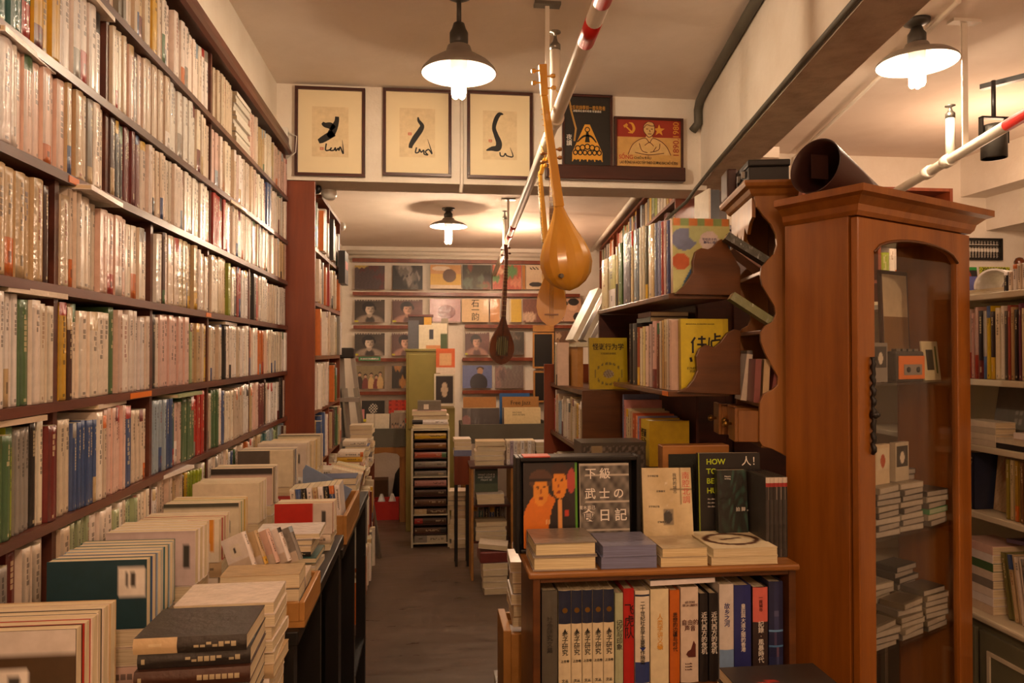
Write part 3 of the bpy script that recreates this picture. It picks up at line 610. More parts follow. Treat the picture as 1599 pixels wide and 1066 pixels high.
def rot_fn(fn):
    return lambda u, v: fn(v, 1 - u)                                    # the cover is seen turned: u runs along its height
K = lambda n: (n, PC[n])
cols = lambda s: [K(x) for x in s.split(',')]
XR = -.49
BACK = [  # y, width, x right, top z, cover height, front painter, colours, thicknesses, description
 (1.10, .215, -.492, 1.19, .135, rot_fn(sticker(C('#4e3a22'), [(.72, 1.1, C('#d8cfc4')), (.0, .1, C('#8a3a20'))], .52, .3, .2, .3)), 'dark brown,red,cream,black,cream,tan', [.02] * 6, 'with a brown and white cover, nearest the camera'),
 (1.36, .165, -.492, 1.215, .120, rot_fn(sticker(C('#23424c'), [], .72, .5, .26, .42)), 'teal,blue,pale blue,pale blue,teal,pale blue,teal', [.02] * 7, 'with the dark blue cover'),
 (1.63, .180, -.492, 1.20, .115, rot_fn(sticker(C('#dcc9c6'), [(.94, 1.1, C('#c8b4b0'))], .86, .35, .07, .4, C('#4a4640'))), 'white,white,ivory,white', [.024] * 4, 'with a lilac-white cover and small barcode'),
 (1.80, .185, -.490, 1.185, .10, rot_fn(lambda u, v: C('#d8902c') if .62 < u < .95 and v > .25 and not (.75 < u < .88 and v < .5) else C('#e6dcc6')), 'cream,red,cream,white', [.022] * 4, 'with the orange corner'),
 (1.97, .185, -.488, 1.19, .11, rot_fn(sticker(C('#ded4b8'), [(.86, 1.1, C('#4a4a3c'))], .8, .3, .08, .3, C('#5a564c'))), 'cream,pale green,yellow,cream', [.024] * 4, 'with a dark strip along the top'),
 (2.20, .185, -.488, 1.20, .115, rot_fn(sticker(C('#e8dcc0'), [], .72, .25, .08, .45, C('#5c574c'))), 'cream,cream,white,ivory', [.024] * 4, 'with a plain cream cover and barcode'),
 (2.38, .185, -.489, 1.215, .115, rot_fn(sticker(C('#d9bfb4'), [(.85, 1.1, C('#3a3330'))], None)), 'pale pink,black,white,cream', [.022] * 4, 'with a pink cover and black edge'),
 (2.72, .19, -.489, 1.225, .13, rot_fn(lambda u, v: C('#5c544c') if u < .6 and v > .35 else C('#e4d9bc')), 'cream,grey,blue,cream,white', [.02] * 5, 'half grey and half cream'),
 (3.02, .19, -.487, 1.215, .135, rot_fn(sticker(C('#d6c8b8'), [(.95, 1.1, C('#e9dfd0'))], .8, .4, .06, .3, C('#5c574c'))), 'beige,white,beige,cream', [.022] * 4, 'with a greyish cover, sixth pile behind the blue one'),
 (3.22, .185, -.49, 1.20, .13, rot_fn(lambda u, v: C('#8a7c44') if .06 < u < .94 and .05 < v < .9 else C('#e6d2ac')), 'tan,cream,yellow,cream', [.022] * 4, 'with the olive framed cover'),
 (3.40, .185, -.49, 1.205, .14, rot_fn(lambda u, v: C('#34302c') if v > .93 else C('#d8c8a4')), 'beige,grey,cream', [.02] * 3, 'farthest, against the red-brown panel'),
]
nick = ['nearest brown', 'dark blue', 'lilac white', 'orange-cornered', 'dark-striped', 'plain cream', 'pink', 'half grey', 'greyish beige', 'olive framed', 'farthest']
for i, (y, w_, xr, zt, ch, fn, cl, ths, desc) in enumerate(BACK):
    z0 = zt - ch; dep = sum(ths) + .004
    zz = pile(xr - w_ / 2, y, w_, max(dep, .11), ZT, z0, .034, 'pale', f'below the {nick[i]} face-on block', 0, .003, 'flat piles under the face-on books', None, rndseed=100 + i)
    facing(xr - w_ / 2, y + .002, w_, ch, zz + .0005, ths, cols(cl), fn, f'with the {nick[i]} front cover')
# front row: piles nearer the aisle
FRONT = [
 (-.40, .97, .20, .145, ZT, 1.055, .026, cols('grey,cream,black,grey'), 'with grey wraps nearest the camera', 'wrap'),
 (-.372, 1.21, .175, .14, ZT, 1.135, .0255, cols('cream,ivory,cream,tan,cream,ivory,pale pink,dark brown,black,black,dark brown,black,black'), 'of dark spines beside the pale stack', 'wrap'),
 (-.375, 1.40, .18, .13, ZT, 1.12, .023, cols('cream,ivory,tan'), 'of wrapped pale books behind the dark spines', 'wrap'),
 (-.37, 2.20, .165, .13, .999, 1.045, .023, 'pale', 'under the red cover', 'print'),
 (-.385, 3.10, .17, .13, .945, 1.06, .03, 'mixed', 'in front of the brown panelled rack', 'print'),
]
for i, (cx, y, w_, d_, z0, zt, th, pal, desc, mt) in enumerate(FRONT): pile(cx, y, w_, d_, z0, zt, th, pal, desc, 0, .006, 'piles along the aisle side of the tables', False if i == 1 else None, mt, 300 + i)
# tray contents
pile(-.362, 1.62, .165, .085, 1.013, 1.105, .03, cols('cream,grey,tan'), 'in the pine tray over the aisle', 0, .003, 'books in the pine trays', True, 'wrap', 331)
z = pile(-.362, 1.725, .165, .085, 1.013, 1.07, .03, 'pale', 'at the back of the shallow pine tray', 0, .004, 'books in the pine trays', None, 'wrap', 332)
for i in range(5):
    th = .013; nm = ['white', 'tan', 'pale pink', 'white', 'grey'][i]
    o = cover_book('leaning_book', f'{nm} small book leaning in the fan above the pine tray, {ordn(i)} of the fan', 'book', 'fan of leaning small books', th, .080, .065, PC[nm], back=sticker(PC[nm], [(0, .3, C('#d9c9b8'))], .3, .4, .4, .35), seed=900 + i, mat='wrap')
    put(o, (th, .080, .065), (-.435 + i * .024, 1.75 + .010 * i, z + .050), Euler((0, 0, R(62))).to_matrix() @ Euler((R(-24), 0, 0)).to_matrix())
z = pile(-.372, 1.93, .165, .13, .999, 1.115, .014, cols('grey,cream,white,teal,black,cream,grey,white'), 'of thin magazines behind the shallow tray', 0, .008, 'books in the pine trays', None, 'wrap', 333)
facing(-.365, 2.215, .165, .09, 1.046, [.022, .022, .022], cols('red,white,cream'), rot_fn(lambda u, v: C('#c42a1c') if u < .66 else (C('#4a4640') if .8 < u < .88 and .35 < v < .75 else C('#ddd0c4'))), 'with the bright red cover', 'red cover books by the aisle')
# leaning row and blue folder in the second tray
for i in range(9):
    th = .017; nm = ['cream', 'white', 'black', 'white', 'tan', 'white', 'black', 'blue', 'white'][i]
    mb = MB(); spine_geo(mb, random.Random(950 + i), th, .16, .11, PC[nm]); o = mb.build('leaning_book', 'print')
    o.matrix_world = Matrix.Translation((-.455 + .0180 * i + .012, 2.53 + .002 * i, .958 + .0012 + .0012 * i)) @ Matrix.Rotation(R(-5), 4, 'Y') @ Matrix.Translation((0, 0, .001))
    tag(o, f'{nm} small book, {ordn(i)} in the row standing in the tray before the blue folder', 'book', 'row in the second pine tray')
o = MB().prism([(-.467, 1.152), (-.294, 1.056), (-.348, .960), (-.456, 1.020), (-.456, 1.046), (-.478, 1.05), (-.478, 1.132)], 2.865, 2.869, 'xz', C('#7f93b6')).prism([(-.466, 1.140), (-.300, 1.048), (-.348, .960), (-.456, 1.020), (-.456, 1.046), (-.477, 1.05), (-.477, 1.12)], 2.8692, 2.873, 'xz', C('#9aa9c4')).build('blue_folder', 'print')
tag(o, 'blue-grey paper folder leaning aslant behind the row of small books', 'folder')
# ---------------------------------------------------------------- aisle-side racks further back
def rack(x0, x1, y0, y1, z, shelves, label, mat='panel'):
    t = thing('low_bookcase', label, 'bookcase', ((x0 + x1) / 2, y0, 0))
    for yy in (y0, y1 - .018): worldpart(MB().box(x0, x1, yy, yy + .018, .06, z), 'side_panel', mat, t)
    for zz in shelves + [z]: worldpart(MB().box(x0, x1 - .003, y0 + .018, y1 - .018, zz - .018, zz), 'shelf', mat, t)
    worldpart(MB().box(x0, x0 + .008, y0 + .018, y1 - .018, .06, z - .018), 'back_panel', mat, t)
    for xx in (x0 + .04, x1 - .04):
        for yy in (y0 + .04, y1 - .04):
            c = worldpart(MB().lathe([(.026, -.012), (.03, -.008), (.03, .008), (.026, .012)], 14, X=Matrix.Translation((xx, yy, .030)) @ Matrix.Rotation(R(90), 4, 'Y')), 'caster', 'black', t)
    return t
rack(-.555, -.42, 3.45, 3.93, .79, [.09, .42], 'dark cart on casters between the middle table and the white spines', 'black')
rack(-.555, -.40, 4.0, 5.45, .80, [.10, .42], 'low brown rack with white spines along the aisle')
rnd = random.Random(77)
for zz, x0 in ((.10, -.405), (.42, -.405)):
    y = 4.03; k = 0
    while y < 5.38:
        th = rnd.uniform(.03, .06); nm, c = pick(rnd, 'pale' if rnd.random() < .7 else 'mixed'); h = rnd.uniform(.22, .28)
        if y + th > 5.42: break
        mb = MB(); spine_geo(mb, rnd, th, h, .11, c); o = mb.build('rack_book', 'print')
        o.matrix_world = Matrix.Translation((x0 + rnd.uniform(-.01, .03), y + th / 2, zz + .001)) @ Matrix.Rotation(R(90), 4, 'Z')
        tag(o, f'{nm} tall book, {ordn(k)} along the ' + ('lower' if zz < .2 else 'upper') + ' shelf of the brown aisle rack', 'book', 'books of the aisle rack'); y += th + .001; k += 1
for i, (x, y, w_, d_, zt, pal) in enumerate(((-.485, 3.5, .13, .15, .98, 'pale'), (-.485, 3.72, .13, .15, 1.0, 'mixed'), (-.465, 4.05, .15, .16, .96, cols('orange,tan,pale pink')), (-.465, 4.35, .15, .16, 1.0, cols('pale pink,yellow,cream,orange')), (-.465, 4.7, .15, .16, 1.02, 'pale'), (-.465, 5.1, .15, .16, 1.08, 'mixed'))):
    pile(x, y, w_, d_, .792 if y < 3.95 else .802, zt, .03, pal, ['on the dark cart, front', 'on the dark cart, back', 'with the orange spine on the brown rack', 'of pink covers on the brown rack', 'fourth along the brown rack', 'by the ladder on the brown rack'][i], 0, .01, 'piles on the aisle racks', None, 'print', 400 + i)
rnd = random.Random(4)
for i in range(7):
    th = .028; nm = ['cream', 'white', 'orange', 'black', 'yellow', 'cream', 'pale green'][i]; h = .2
    o = cover_book('slanted_book', f'{nm} book slanted over the aisle, {ordn(i)} of the row on the dark cart', 'book', 'slanted books over the aisle', th, h, .14, PC[nm], seed=1200 + i)
    put(o, (th, h, .14), (-.405, 3.50 + .033 * i, .93), Euler((0, R(14), 0)).to_matrix() @ upright(R(90)))
# aluminium step ladder
t = thing('step_ladder', 'folded aluminium step ladder leaning beside the side bookcase', 'ladder', (-.50, 5.72, 0))
def railL(a, b, w, d): 
    a = Vector(a); b = Vector(b); m = MB(); z = (b - a).normalized(); q = z.to_track_quat('Z', 'Y').to_matrix().to_4x4(); L = (b - a).length
    return m.box(-w / 2, w / 2, -d / 2, d / 2, 0, L, X=Matrix.Translation(a) @ q)
for a, b in (((-.10, -.05, 0), (-.19, .06, 1.55)), ((.10, .12, 0), (-.10, .12, 1.56))): railL(a, b, .055, .03).build('rail', 'alu', t)
for a, b in (((-.02, -.10, 0), (-.15, .02, 1.3)), ((.12, .02, 0), (-.07, .06, 1.3))): railL(a, b, .04, .025).build('rear_rail', 'alu', t)
for k in range(4):
    z = .3 + .3 * k; x = -.06 - .025 * k; MB().box(x - .08, x + .10, -.03, .09, z, z + .03).build('step', 'alu', t)
MB().box(-.20, -.08, .02, .15, 1.53, 1.61).build('top_cap', 'black', t, bevel=.01)
# ================================================================ low bookcase in front on the right
def rowbook(name, label, group, th, h, d, col, loc, rz, rows=None, mat='print', seed=0, tilt=0, page=True, cat='book'):
    """A book standing with its spine shown; cover and page block."""
    rnd = random.Random(seed); T = th / 2; t = .002; mb = MB()
    if not page:
        spine_geo(mb, rnd, th, h, d, col, rows=rows); o = mb.build(name, mat)
    else:
        mb.prism([(-T, .0036), (T, .0036), (T, d), (T - t, d), (T - t, .006), (-T + t, .006), (-T + t, d), (-T, d)], 0, h, 'xy', col)
        spine_geo(mb, rnd, th, h, d, col, full=False, rows=rows); o = mb.build(name, mat)
        MB().box(-T + t, T - t, .0061, d - .002, .001, h - .004, PAGE).build('page_block', 'page', o)
    o.matrix_world = Matrix.Translation(loc) @ Matrix.Rotation(rz, 4, 'Z') @ Matrix.Rotation(tilt, 4, 'Y')
    return tag(o, label, cat, group)
YL = 1.75; XL0, XL1 = .245, .905; ZL = 1.055
t = thing('low_bookcase', 'low brown bookcase of thick volumes with display books standing on its top', 'bookcase', ((XL0 + XL1) / 2, YL, 0))
worldpart(MB().prism([(XL0 - .012, YL - .012), (XL1 + .006, YL - .012), (XL1 + .006, YL + .235), (XL0 - .012, YL + .235)], ZL - .016, ZL, 'xy'), 'top_board', 'oak', t, .005)
for x0 in (XL0, XL1 - .018): worldpart(MB().box(x0, x0 + .018, YL, YL + .23, 0, ZL - .0165), 'side_panel', 'cabdark', t, .002)
worldpart(MB().box(XL0 + .018, XL1 - .018, YL + .215, YL + .23, 0, ZL - .0165), 'back_panel', 'cabdark', t)
for z in (.10, .425, .767): worldpart(MB().box(XL0 + .018, XL1 - .018, YL + .004, YL + .214, z - .018, z), 'shelf', 'cabdark', t)
worldpart(MB().box(XL0 + .0185, XL1 - .0185, YL + .002, YL + .016, ZL - .028, ZL - .0168), 'front_rail', 'cabdark', t)
def xw(px_, Y): return PY(px_, 533, Y).x
NV = C('#222a44'); CRM = C('#e2d4b0')
VOL = [  # px left, px right, height, colour, rows, title, ink, label
 (846, 870, .236, '#5a564c', None, '社\n会\n研\n究\n文\n集', 'darkgrey', 'thick grey volume at the end of the row, beside the five matching ones'),
] + [(a, b, .235, '#e2d4b0', 'set', '老\n子\n研\n究', 'ink', f'cream volume with a navy head, {ORD[i]} of the five matching ones') for i, (a, b) in enumerate(((872, 891), (892, 908), (909, 924), (925, 941), (942, 958)))] + [
 (960, 972, .224, '#b5bd98', None, '记\n忆\n与\n印\n象', 'darkgrey', 'thin pale green volume before the red one'),
 (973, 989, .234, '#b8231c', None, '飞\n虎\n队', 'ink', 'bright red volume with large black title characters'),
 (991, 1013, .228, '#e6dcc6', 'bluefoot', '二\n十\n世\n纪\n社\n会\n学\n主\n要\n著\n作\n指\n南', 'ink', 'white volume with a navy foot and triangle'),
 (1015, 1043, .230, '#e6d9b2', None, '人\n类\n学\n讲\n义\n稿', 'goldink', 'wide cream volume with gold characters and triangle'),
 (1045, 1060, .226, '#c9691f', None, '思\n想\n的\n边\n疆\n与\n时\n代', 'ink', 'orange volume between the wide cream and the pink one'),
 (1062, 1089, .232, '#dccbb8', None, '自由的\n声音', 'brownink', 'pinkish volume with brown title and a brown animal figure'),
 (1091, 1104, .215, '#211c1b', None, '近\n代\n西\n方\n的\n危\n机', 'whiteink', 'black volume with white characters, next to the pinkish one'),
 (1106, 1120, .215, '#211c1b', None, '近\n代\n西\n方\n的\n危\n机', 'whiteink', 'second black volume with white characters, next to the white one'),
 (1122, 1144, .236, '#d9d0c6', 'skyfoot', '故\n乡\n之\n河', 'blueink', 'white volume with a sky blue foot'),
 (1145, 1171, .232, '#2c3272', None, '皇\n后\n與\n大\n道\n之\n間\n的\n香\n港', 'whiteink', 'navy blue volume with white characters'),
 (1174, 1197, .226, '#3a2c2a', 'coral', '記\n錄\n·\n風\n暴\n時\n代', 'whiteink', 'dark volume with a coral pink head'),
 (1199, 1221, .238, '#25284a', 'night', None, None, 'dark blue patterned volume at the far end by the cabinet')]
zb = .767 + .0012
for i, (a, b, h, hx, st, title, ink, lab) in enumerate(VOL):
    x0, x1 = xw(a, YL + .012), xw(b, YL + .012); th = x1 - x0; c = C(hx); rows = [(1, c, None)]
    if st == 'set': rows = [(.66, CRM, None), (.30, NV, None), (.04, NV, None)]
    if st == 'bluefoot': rows = [(.02, CRM, None), (.22, C('#33427c'), None), (.70, c, None), (.02, NV, None), (.04, c, None)]
    if st == 'skyfoot': rows = [(.32, C('#7f9fc8'), None), (.68, c, None)]
    if st == 'coral': rows = [(.62, c, None), (.38, C('#d56a5e'), None)]
    if st == 'night': rows = [(.1, C('#5a78a8'), C('#9ab0cc')), (.12, C('#2a3058'), C('#4a5480')), (.1, C('#24284c'), C('#7a5a70')), (.02, C('#4a78a8'), None), (.14, C('#24284c'), C('#5a4a6a')), (.02, C('#6a9ac8'), None), (.14, c, C('#454a74')), (.06, c, C('#6a6a90')), (.3, c, C('#33375e'))]
    o = rowbook('thick_volume', lab, 'thick volumes in the low bookcase', th, h, .16, c, ((x0 + x1) / 2, YL + .010, zb), 0, rows, 'print', 50 + i)
    if title:
        big = th > .035
        sz = .030 if title == '飞\n虎\n队' else .0125 if title.count('\n') > 6 else .0155 if not '自由' in title else .015
        zc = h * (.66 if st == 'coral' else .55); 
        if st == 'set': zc = h * .46
        if title == '飞\n虎\n队': zc = h * .66
        if st == 'coral': zc = h * .40
        if '自由' in title: zc = h * .60
        if st == 'skyfoot': zc = h * .68
        text(title, sz, ink, o, (0, -.0008, zc), (R(90), 0, 0), 'spine_title', spacing=.95, maxw=th * .9)
        if st == 'set':
            text('上古卷', .007, 'ink', o, (0, -.0008, h * .28), (R(90), 0, 0), 'spine_subtitle'); text('文丛', .008, 'ink', o, (0, -.0008, h * .08), (R(90), 0, 0), 'publisher_mark')
            m = MB(); m.prism([(-.004, .575 * h), (.004, .575 * h), (.0, .615 * h)], -.0014, -.0006); m.box(-.006, .006, -.0014, -.0006, .565 * h, .57 * h); m.build('spine_emblem', 'ink', o)
            MB().lathe([(.0065, -.0003), (.0065, .0003)], 12, X=Matrix.Translation((0, -.0008, h * .80)) @ Matrix.Rotation(R(90), 4, 'X')).build('spine_seal', 'brass', o)
        if i in (8, 9): m = MB(); m.prism([(-.008, .40 * h), (.008, .40 * h), (0, .36 * h)], -.0014, -.0006); m.build('triangle_mark', 'blueink' if i == 8 else 'goldink', o)
        if '自由' in title:
            text('LES SONS\nDE LA LIBERTÉ', .0075, 'brownink', o, (0, -.0008, h * .83), (R(90), 0, 0), 'french_title', maxw=th * .85)
            m = MB(); m.prism([(-.010, .30 * h), (-.004, .27 * h), (.014, .27 * h), (.014, .40 * h), (.009, .44 * h), (.006, .40 * h), (.002, .35 * h), (-.006, .33 * h)], -.0014, -.0006); m.build('animal_figure', 'brownink', o)
            for k in range(3): text('le souffle', .005, 'brownink', o, (-.004, -.0008, h * (.20 - .03 * k)), (R(90), 0, 0), 'small_print')
    if st == 'coral': text('一\n座\n城\n市', .010, 'brownink', o, (0, -.0008, h * .82), (R(90), 0, 0), 'head_title')
th = .012; o = cover_book('white_paperback', 'white paperback lying across the tops of the thick volumes', 'book', None, .012, .165, .12, PC['white'], spine='plain'); put(o, (.012, .165, .12), (xw(1052, YL + .07), YL + .07, zb + .2470), Euler((0, R(-1.0), 0)).to_matrix() @ flat(R(1)))
# open black case and the display books
x0, x1 = .222, .556
t = thing('display_case', 'open black case standing behind the orange and the grey display books', 'case', ((x0 + x1) / 2, 1.93, ZL))
m = MB(); zt = 1.305
worldpart(MB().box(x0, x1, 1.958, 1.968, ZL + .001, zt), 'back_panel', 'black', t)
for bxs in ((x0, x0 + .012, ZL + .001, zt), (x1 - .012, x1, ZL + .001, zt), (x0 + .012, x1 - .012, zt - .012, zt), (x0 + .012, x1 - .012, ZL + .001, ZL + .011)):
    worldpart(MB().box(bxs[0], bxs[1], 1.905, 1.958, bxs[2], bxs[3]), 'rim', 'black', t, .003)
worldpart(MB().box(x0 + .02, x0 + .09, 1.9, 1.952, zt, zt + .003), 'corner_label', 'pinkink', t)
def blob(u, v, cx, cy, rx, ry): return ((u - cx) / rx) ** 2 + ((v - cy) / ry) ** 2 < 1
def wedding(u, v):
    bg = C('#2b2220')
    if u > .955: return C('#5aa02a')
    hit = None
    if blob(u, v, .36, .10, .42, .55): hit = C('#e07a1c')
    if blob(u, v, .72, .12, .26, .50): hit = C('#241a18')
    if .63 < u < .72 and .20 < v < .56: hit = C('#e8a25a')
    if blob(u, v, .80, .40, .05, .04): hit = C('#c23a1e')
    if blob(u, v, .67, .88, .165, .11): hit = C('#3a2018')
    if blob(u, v, .67, .74, .135, .17) and v < .86: hit = C('#e8902c')
    if blob(u, v, .89, .78, .08, .15): hit = C('#b84a3c')
    if blob(u, v, .32, .80, .22, .12): hit = C('#5a3c2c')
    if blob(u, v, .32, .66, .14, .17) and v < .77: hit = C('#ea9832')
    if .12 < u < .52 and .77 < v < .82: hit = C('#2e1e18')
    if hit is not None:
        for ex, ey in ((.27, .71), (.39, .71), (.60, .79), (.72, .79)):
            if blob(u, v, ex, ey, .022, .014): hit = C('#5a2a14')
        if blob(u, v, .33, .58, .045, .013) or blob(u, v, .33, .655, .012, .03) or blob(u, v, .66, .73, .012, .03) or blob(u, v, .66, .65, .045, .012): hit = C('#9a3a18')
        if blob(u, v, .45, .30, .07, .03) and (int(u * 40) % 2): hit = C('#f0c080')
    return hit or bg
def diary(u, v):
    k = math.sin(u * 37) * math.sin(v * 41) + math.sin(u * 17 + v * 23)
    c = mix(C('#3b3733'), C('#8d867c'), .5 + .25 * k)
    if v > .97 or u < .02: c = C('#c9c0b0')
    if v < .16: c = C('#b8b0a2') if (v < .12 or int(u * 22) % 2) else C('#5c554c')
    for a, b in ((.86, .03), (.53, .028), (.20, .028)):
        if abs(v - a) < .012 and u > .1: c = C('#cfc6b6')
    return c
def stand(name, lab, x0_, x1_, h, Y, col, fn, lean=6, th=.02, z=None, rz=0, nx=40, ny=56, mat='print', page=PAGE):
    d = x1_ - x0_; o = cover_book(name, lab, 'book', None, th, h, d, col, page, front=fn, spine='plain', nx=nx, ny=ny, mat=mat)
    M = Euler((0, 0, rz)).to_matrix() @ Euler((-R(lean), 0, 0)).to_matrix() @ upright(R(-90))
    # leaning back: lowest edge on the support
    put(o, (th, h, d), (0, 0, 0), M); bpy.context.view_layer.update()
    zs = [(M @ Vector((sx, sy, sz))).z for sx in (-th / 2, th / 2) for sy in (0, d) for sz in (0, h)]
    o.location = Vector((x0_, Y, (ZL if z is None else z) + .0012 - min(zs))); return o
FACE = (R(90), 0, R(90))
o = stand('display_book', 'display book with an orange wedding couple on its cover and a green edge', .243, .386, .220, 1.915, C('#3a2a22'), wedding, 4, z=ZL + .0112)
o = stand('display_book', 'grey photographic display book with large white Japanese title', .392, .526, .216, 1.915, C('#6a645c'), diary, 4, z=ZL + .0112)
for body, vv, s in (('下 級', .86, .030), ('武 士 の', .62, .030), ('食 日 記', .36, .034)): text(body, s, 'whiteink', o, (.0105, .067 if vv < .8 else .05, vv * .218), FACE, 'cover_title', bold=.012)
text('青木直己', .011, 'whiteink', o, (.0105, .02, .46 * .218), FACE, 'cover_author')
def essay(u, v):
    c = mix(C('#dccba0'), C('#cdb98c'), .5 + .5 * math.sin(u * 9 + v * 5))
    if .40 < u < .62 and .30 < v < .50: c = C('#3c3830') if blob(u, v, .5, .39, .09, .08) else C('#8c8068')
    if u > .55 and .72 < v < .74 or abs(u - .78) < .006 and v > .55: c = C('#8a7a58')
    return c
o = stand('display_book', 'cream display book like an old newspaper, beside the black case',   .562, .695, .212, 1.905, C('#d9c79a'), essay, 9, mat='wrap', rz=R(-4))
text('南\n腔\n北\n調', .021, 'pinkink', o, (.0105, .118, .158), FACE, 'cover_title'); text('我\n們\n的\n城\n市', .011, 'darkgrey', o, (.0105, .088, .17), FACE, 'cover_subtitle')
for k in range(5): text('記事雜文' if k % 2 else '文字與記憶', .006, 'darkgrey', o, (.0105, .03 + .02 * (k % 2), .19 - .04 * k), FACE, 'cover_print')
o = stand('display_book', 'black display book with lime green English title', .728, .90, .246, 1.945, C('#1c1a17'), lambda u, v: C('#a8bc22') if u < .022 else C('#1f1c19'), 3, rz=R(-3))
for k, wd in enumerate(('HOW', 'TO', 'BE', 'HUMAN')): text(wd, .0205, 'lime', o, (.0105, .022, .222 - k * .026), FACE, 'cover_title', 'LEFT', bold=.02)
text('人！', .028, 'whiteink', o, (.0105, .148, .222), FACE, 'cover_character')
for k in range(3): text('the ultimate guide', .006, 'whiteink', o, (.0105, .024, .122 - .01 * k), FACE, 'cover_print', 'LEFT')
def swirl(u, v):
    k = math.sin(9 * u + 6 * math.sin(5 * v)) * math.sin(12 * v + 5 * math.sin(6 * u)); c = mix(C('#20231f'), C('#33584a'), max(0, k) * (1 if u > .35 else .3)); return c
o = stand('display_book', 'dark green swirled display book before the black one', .766, .848, .205, 1.905, C('#22241f'), swirl, 4, th=.022, rz=R(0), mat='wrap')
text('拍 脚 。', .012, 'whiteink', o, (.0115, .070, .10), FACE, 'cover_title'); text('Nature\nwriting', .006, 'whiteink', o, (.0115, .02, .185), FACE, 'cover_print', 'LEFT')
for i in range(5):
    o = rowbook('slim_volume', f'slim dark volume with a red spot on its spine, {ORD[i]} from the dark green book', 'slim dark volumes on the low bookcase', .0112, .203, .13, C('#2b2622'), (.858 + .0116 * i, 1.80, ZL + .001), 0, [(.1, C('#2b2622'), C('#6a6056')), (.62, C('#2b2622'), C('#4e463e')), (.16, C('#2b2622'), C('#8a8074')), (.05, C('#a02a24'), None), (.07, C('#d0c4b4'), None)], 'wrap', 70 + i)
def flatpair(x0_, x1_, d, ths, cols_, labs, fore, pg, mat='print', fn=None, y0=YL - .002, hard=False, rz=0):
    z = ZL + .0008
    for i, (th, c, lab) in enumerate(zip(ths, cols_, labs)):
        h = x1_ - x0_ - .004 * i; top = fn if i == len(ths) - 1 else None
        o = cover_book('flat_book', lab, 'book', None, th, h, d, c, pg, back=top if fore else None, front=None if fore else top, seed=600 + i, mat=mat, hard=hard, spine='plain', nx=30, ny=30)
        M = flat(rz + (math.pi if fore else 0) + R(1.5 * (i - .5)))
        if not fore and fn: M = Euler((0, 0, rz)).to_matrix() @ Euler((0, R(-90), 0)).to_matrix()
        put(o, (th, h, d), ((x0_ + x1_) / 2, y0 + d / 2, z + th / 2), M); z += th + .0006
flatpair(.246, .402, .14, [.034, .033], [C('#a89c90'), C('#8d8378')], ['thick wrapped book with cream edges, under its twin before the orange display book', 'thick wrapped book with a grey cover, on top before the orange display book'], True, C('#e8dab0'), 'wrap', hard=True)
flatpair(.412, .550, .13, [.028, .027], [C('#76799a'), C('#8286a4')], ['lavender blue book with blue edges, lower of two before the grey display book', 'lavender blue book with blue edges, upper of two before the grey display book'], True, C('#7f84a8'), 'wrap')
flatpair(.560, .678, .12, [.023, .022], [C('#cdb893'), C('#bfae8c')], ['cream paperback, lower of two before the newspaper-like book', 'cream wrapped paperback, upper of two before the newspaper-like book'], True, C('#e2d0a2'), 'wrap')
flatpair(.688, .858, .175, [.020, .020], [C('#d8c8a2'), C('#ddcda6')], ['pale book under the one with the brown brush loop', 'pale book with a brown brush loop on its cover, lying by the slim dark volumes'], True, C('#d9cba6'), fn=lambda u, v: C('#5e3a26') if abs(math.hypot((u - .5) / .30, (v - .5) / .40) - 1) < .13 or (abs(u - .52 + .25 * (v - .5)) < .03 and .3 < v < .7) else C('#e6d8b4'))
# stool with dark books at the lower edge
t = thing('low_stool', 'black stool carrying dark flat books before the low bookcase', 'stool', (.77, 1.56, 0))
MB().box(-.14, .14, -.13, .13, .74, .76).build('seat', 'black', t, bevel=.004)
for sx in (-1, 1):
    for sy in (-1, 1): MB().box(sx * .12 - .012, sx * .12 + .012, sy * .11 - .012, sy * .11 + .012, 0, .74).build('leg', 'black', t)
z = .761
for i, c in enumerate(('#2b2522', '#3a302c', '#2a2624')):
    o = cover_book('large_dark_book', ['dark book at the bottom of the pile on the black stool', 'dark brown book in the middle of the pile on the black stool', 'dark grey book with red marks on top of the pile on the black stool'][i], 'book', 'dark books on the stool', .027, .23, .2, C(c), front=(lambda u, v: C('#b83a2a') if abs(u - .7 + .5 * (v - .4)) < .03 and v > .55 else C('#35302c')) if i == 2 else None, spine='plain')
    put(o, (.027, .23, .2), (.775 + .006 * i, 1.565, z + .0135), Euler((0, R(-90), 0)).to_matrix()); z += .0275
# tall pine box and piles beside the low bookcase
o = MB().box(.205, .227, 2.06, 2.24, 0, .80).box(.2271, .352, 2.06, 2.072, 0, .79).box(.2271, .352, 2.228, 2.24, 0, .79).box(.352, .37, 2.06, 2.24, 0, .80).box(.2271, .3519, 2.0721, 2.2279, 0, .77).build('pine_box', 'pine', bevel=.002); tag(o, 'tall narrow pine box standing left of the low bookcase', 'box')
pile(.30, 2.075, .14, .145, .802, .985, .03, cols('cream,tan,white,dark brown,cream,white'), 'on the tall pine box', 0, .004, 'books on the pine box', True, 'print', 610)
pile(.285, 2.29, .2, .15, .001, .52, .045, cols('tan,cream,beige,white,cream,grey'), 'on the floor behind the pine box', R(90), .006, 'floor piles behind the low bookcase', None, 'print', 611)
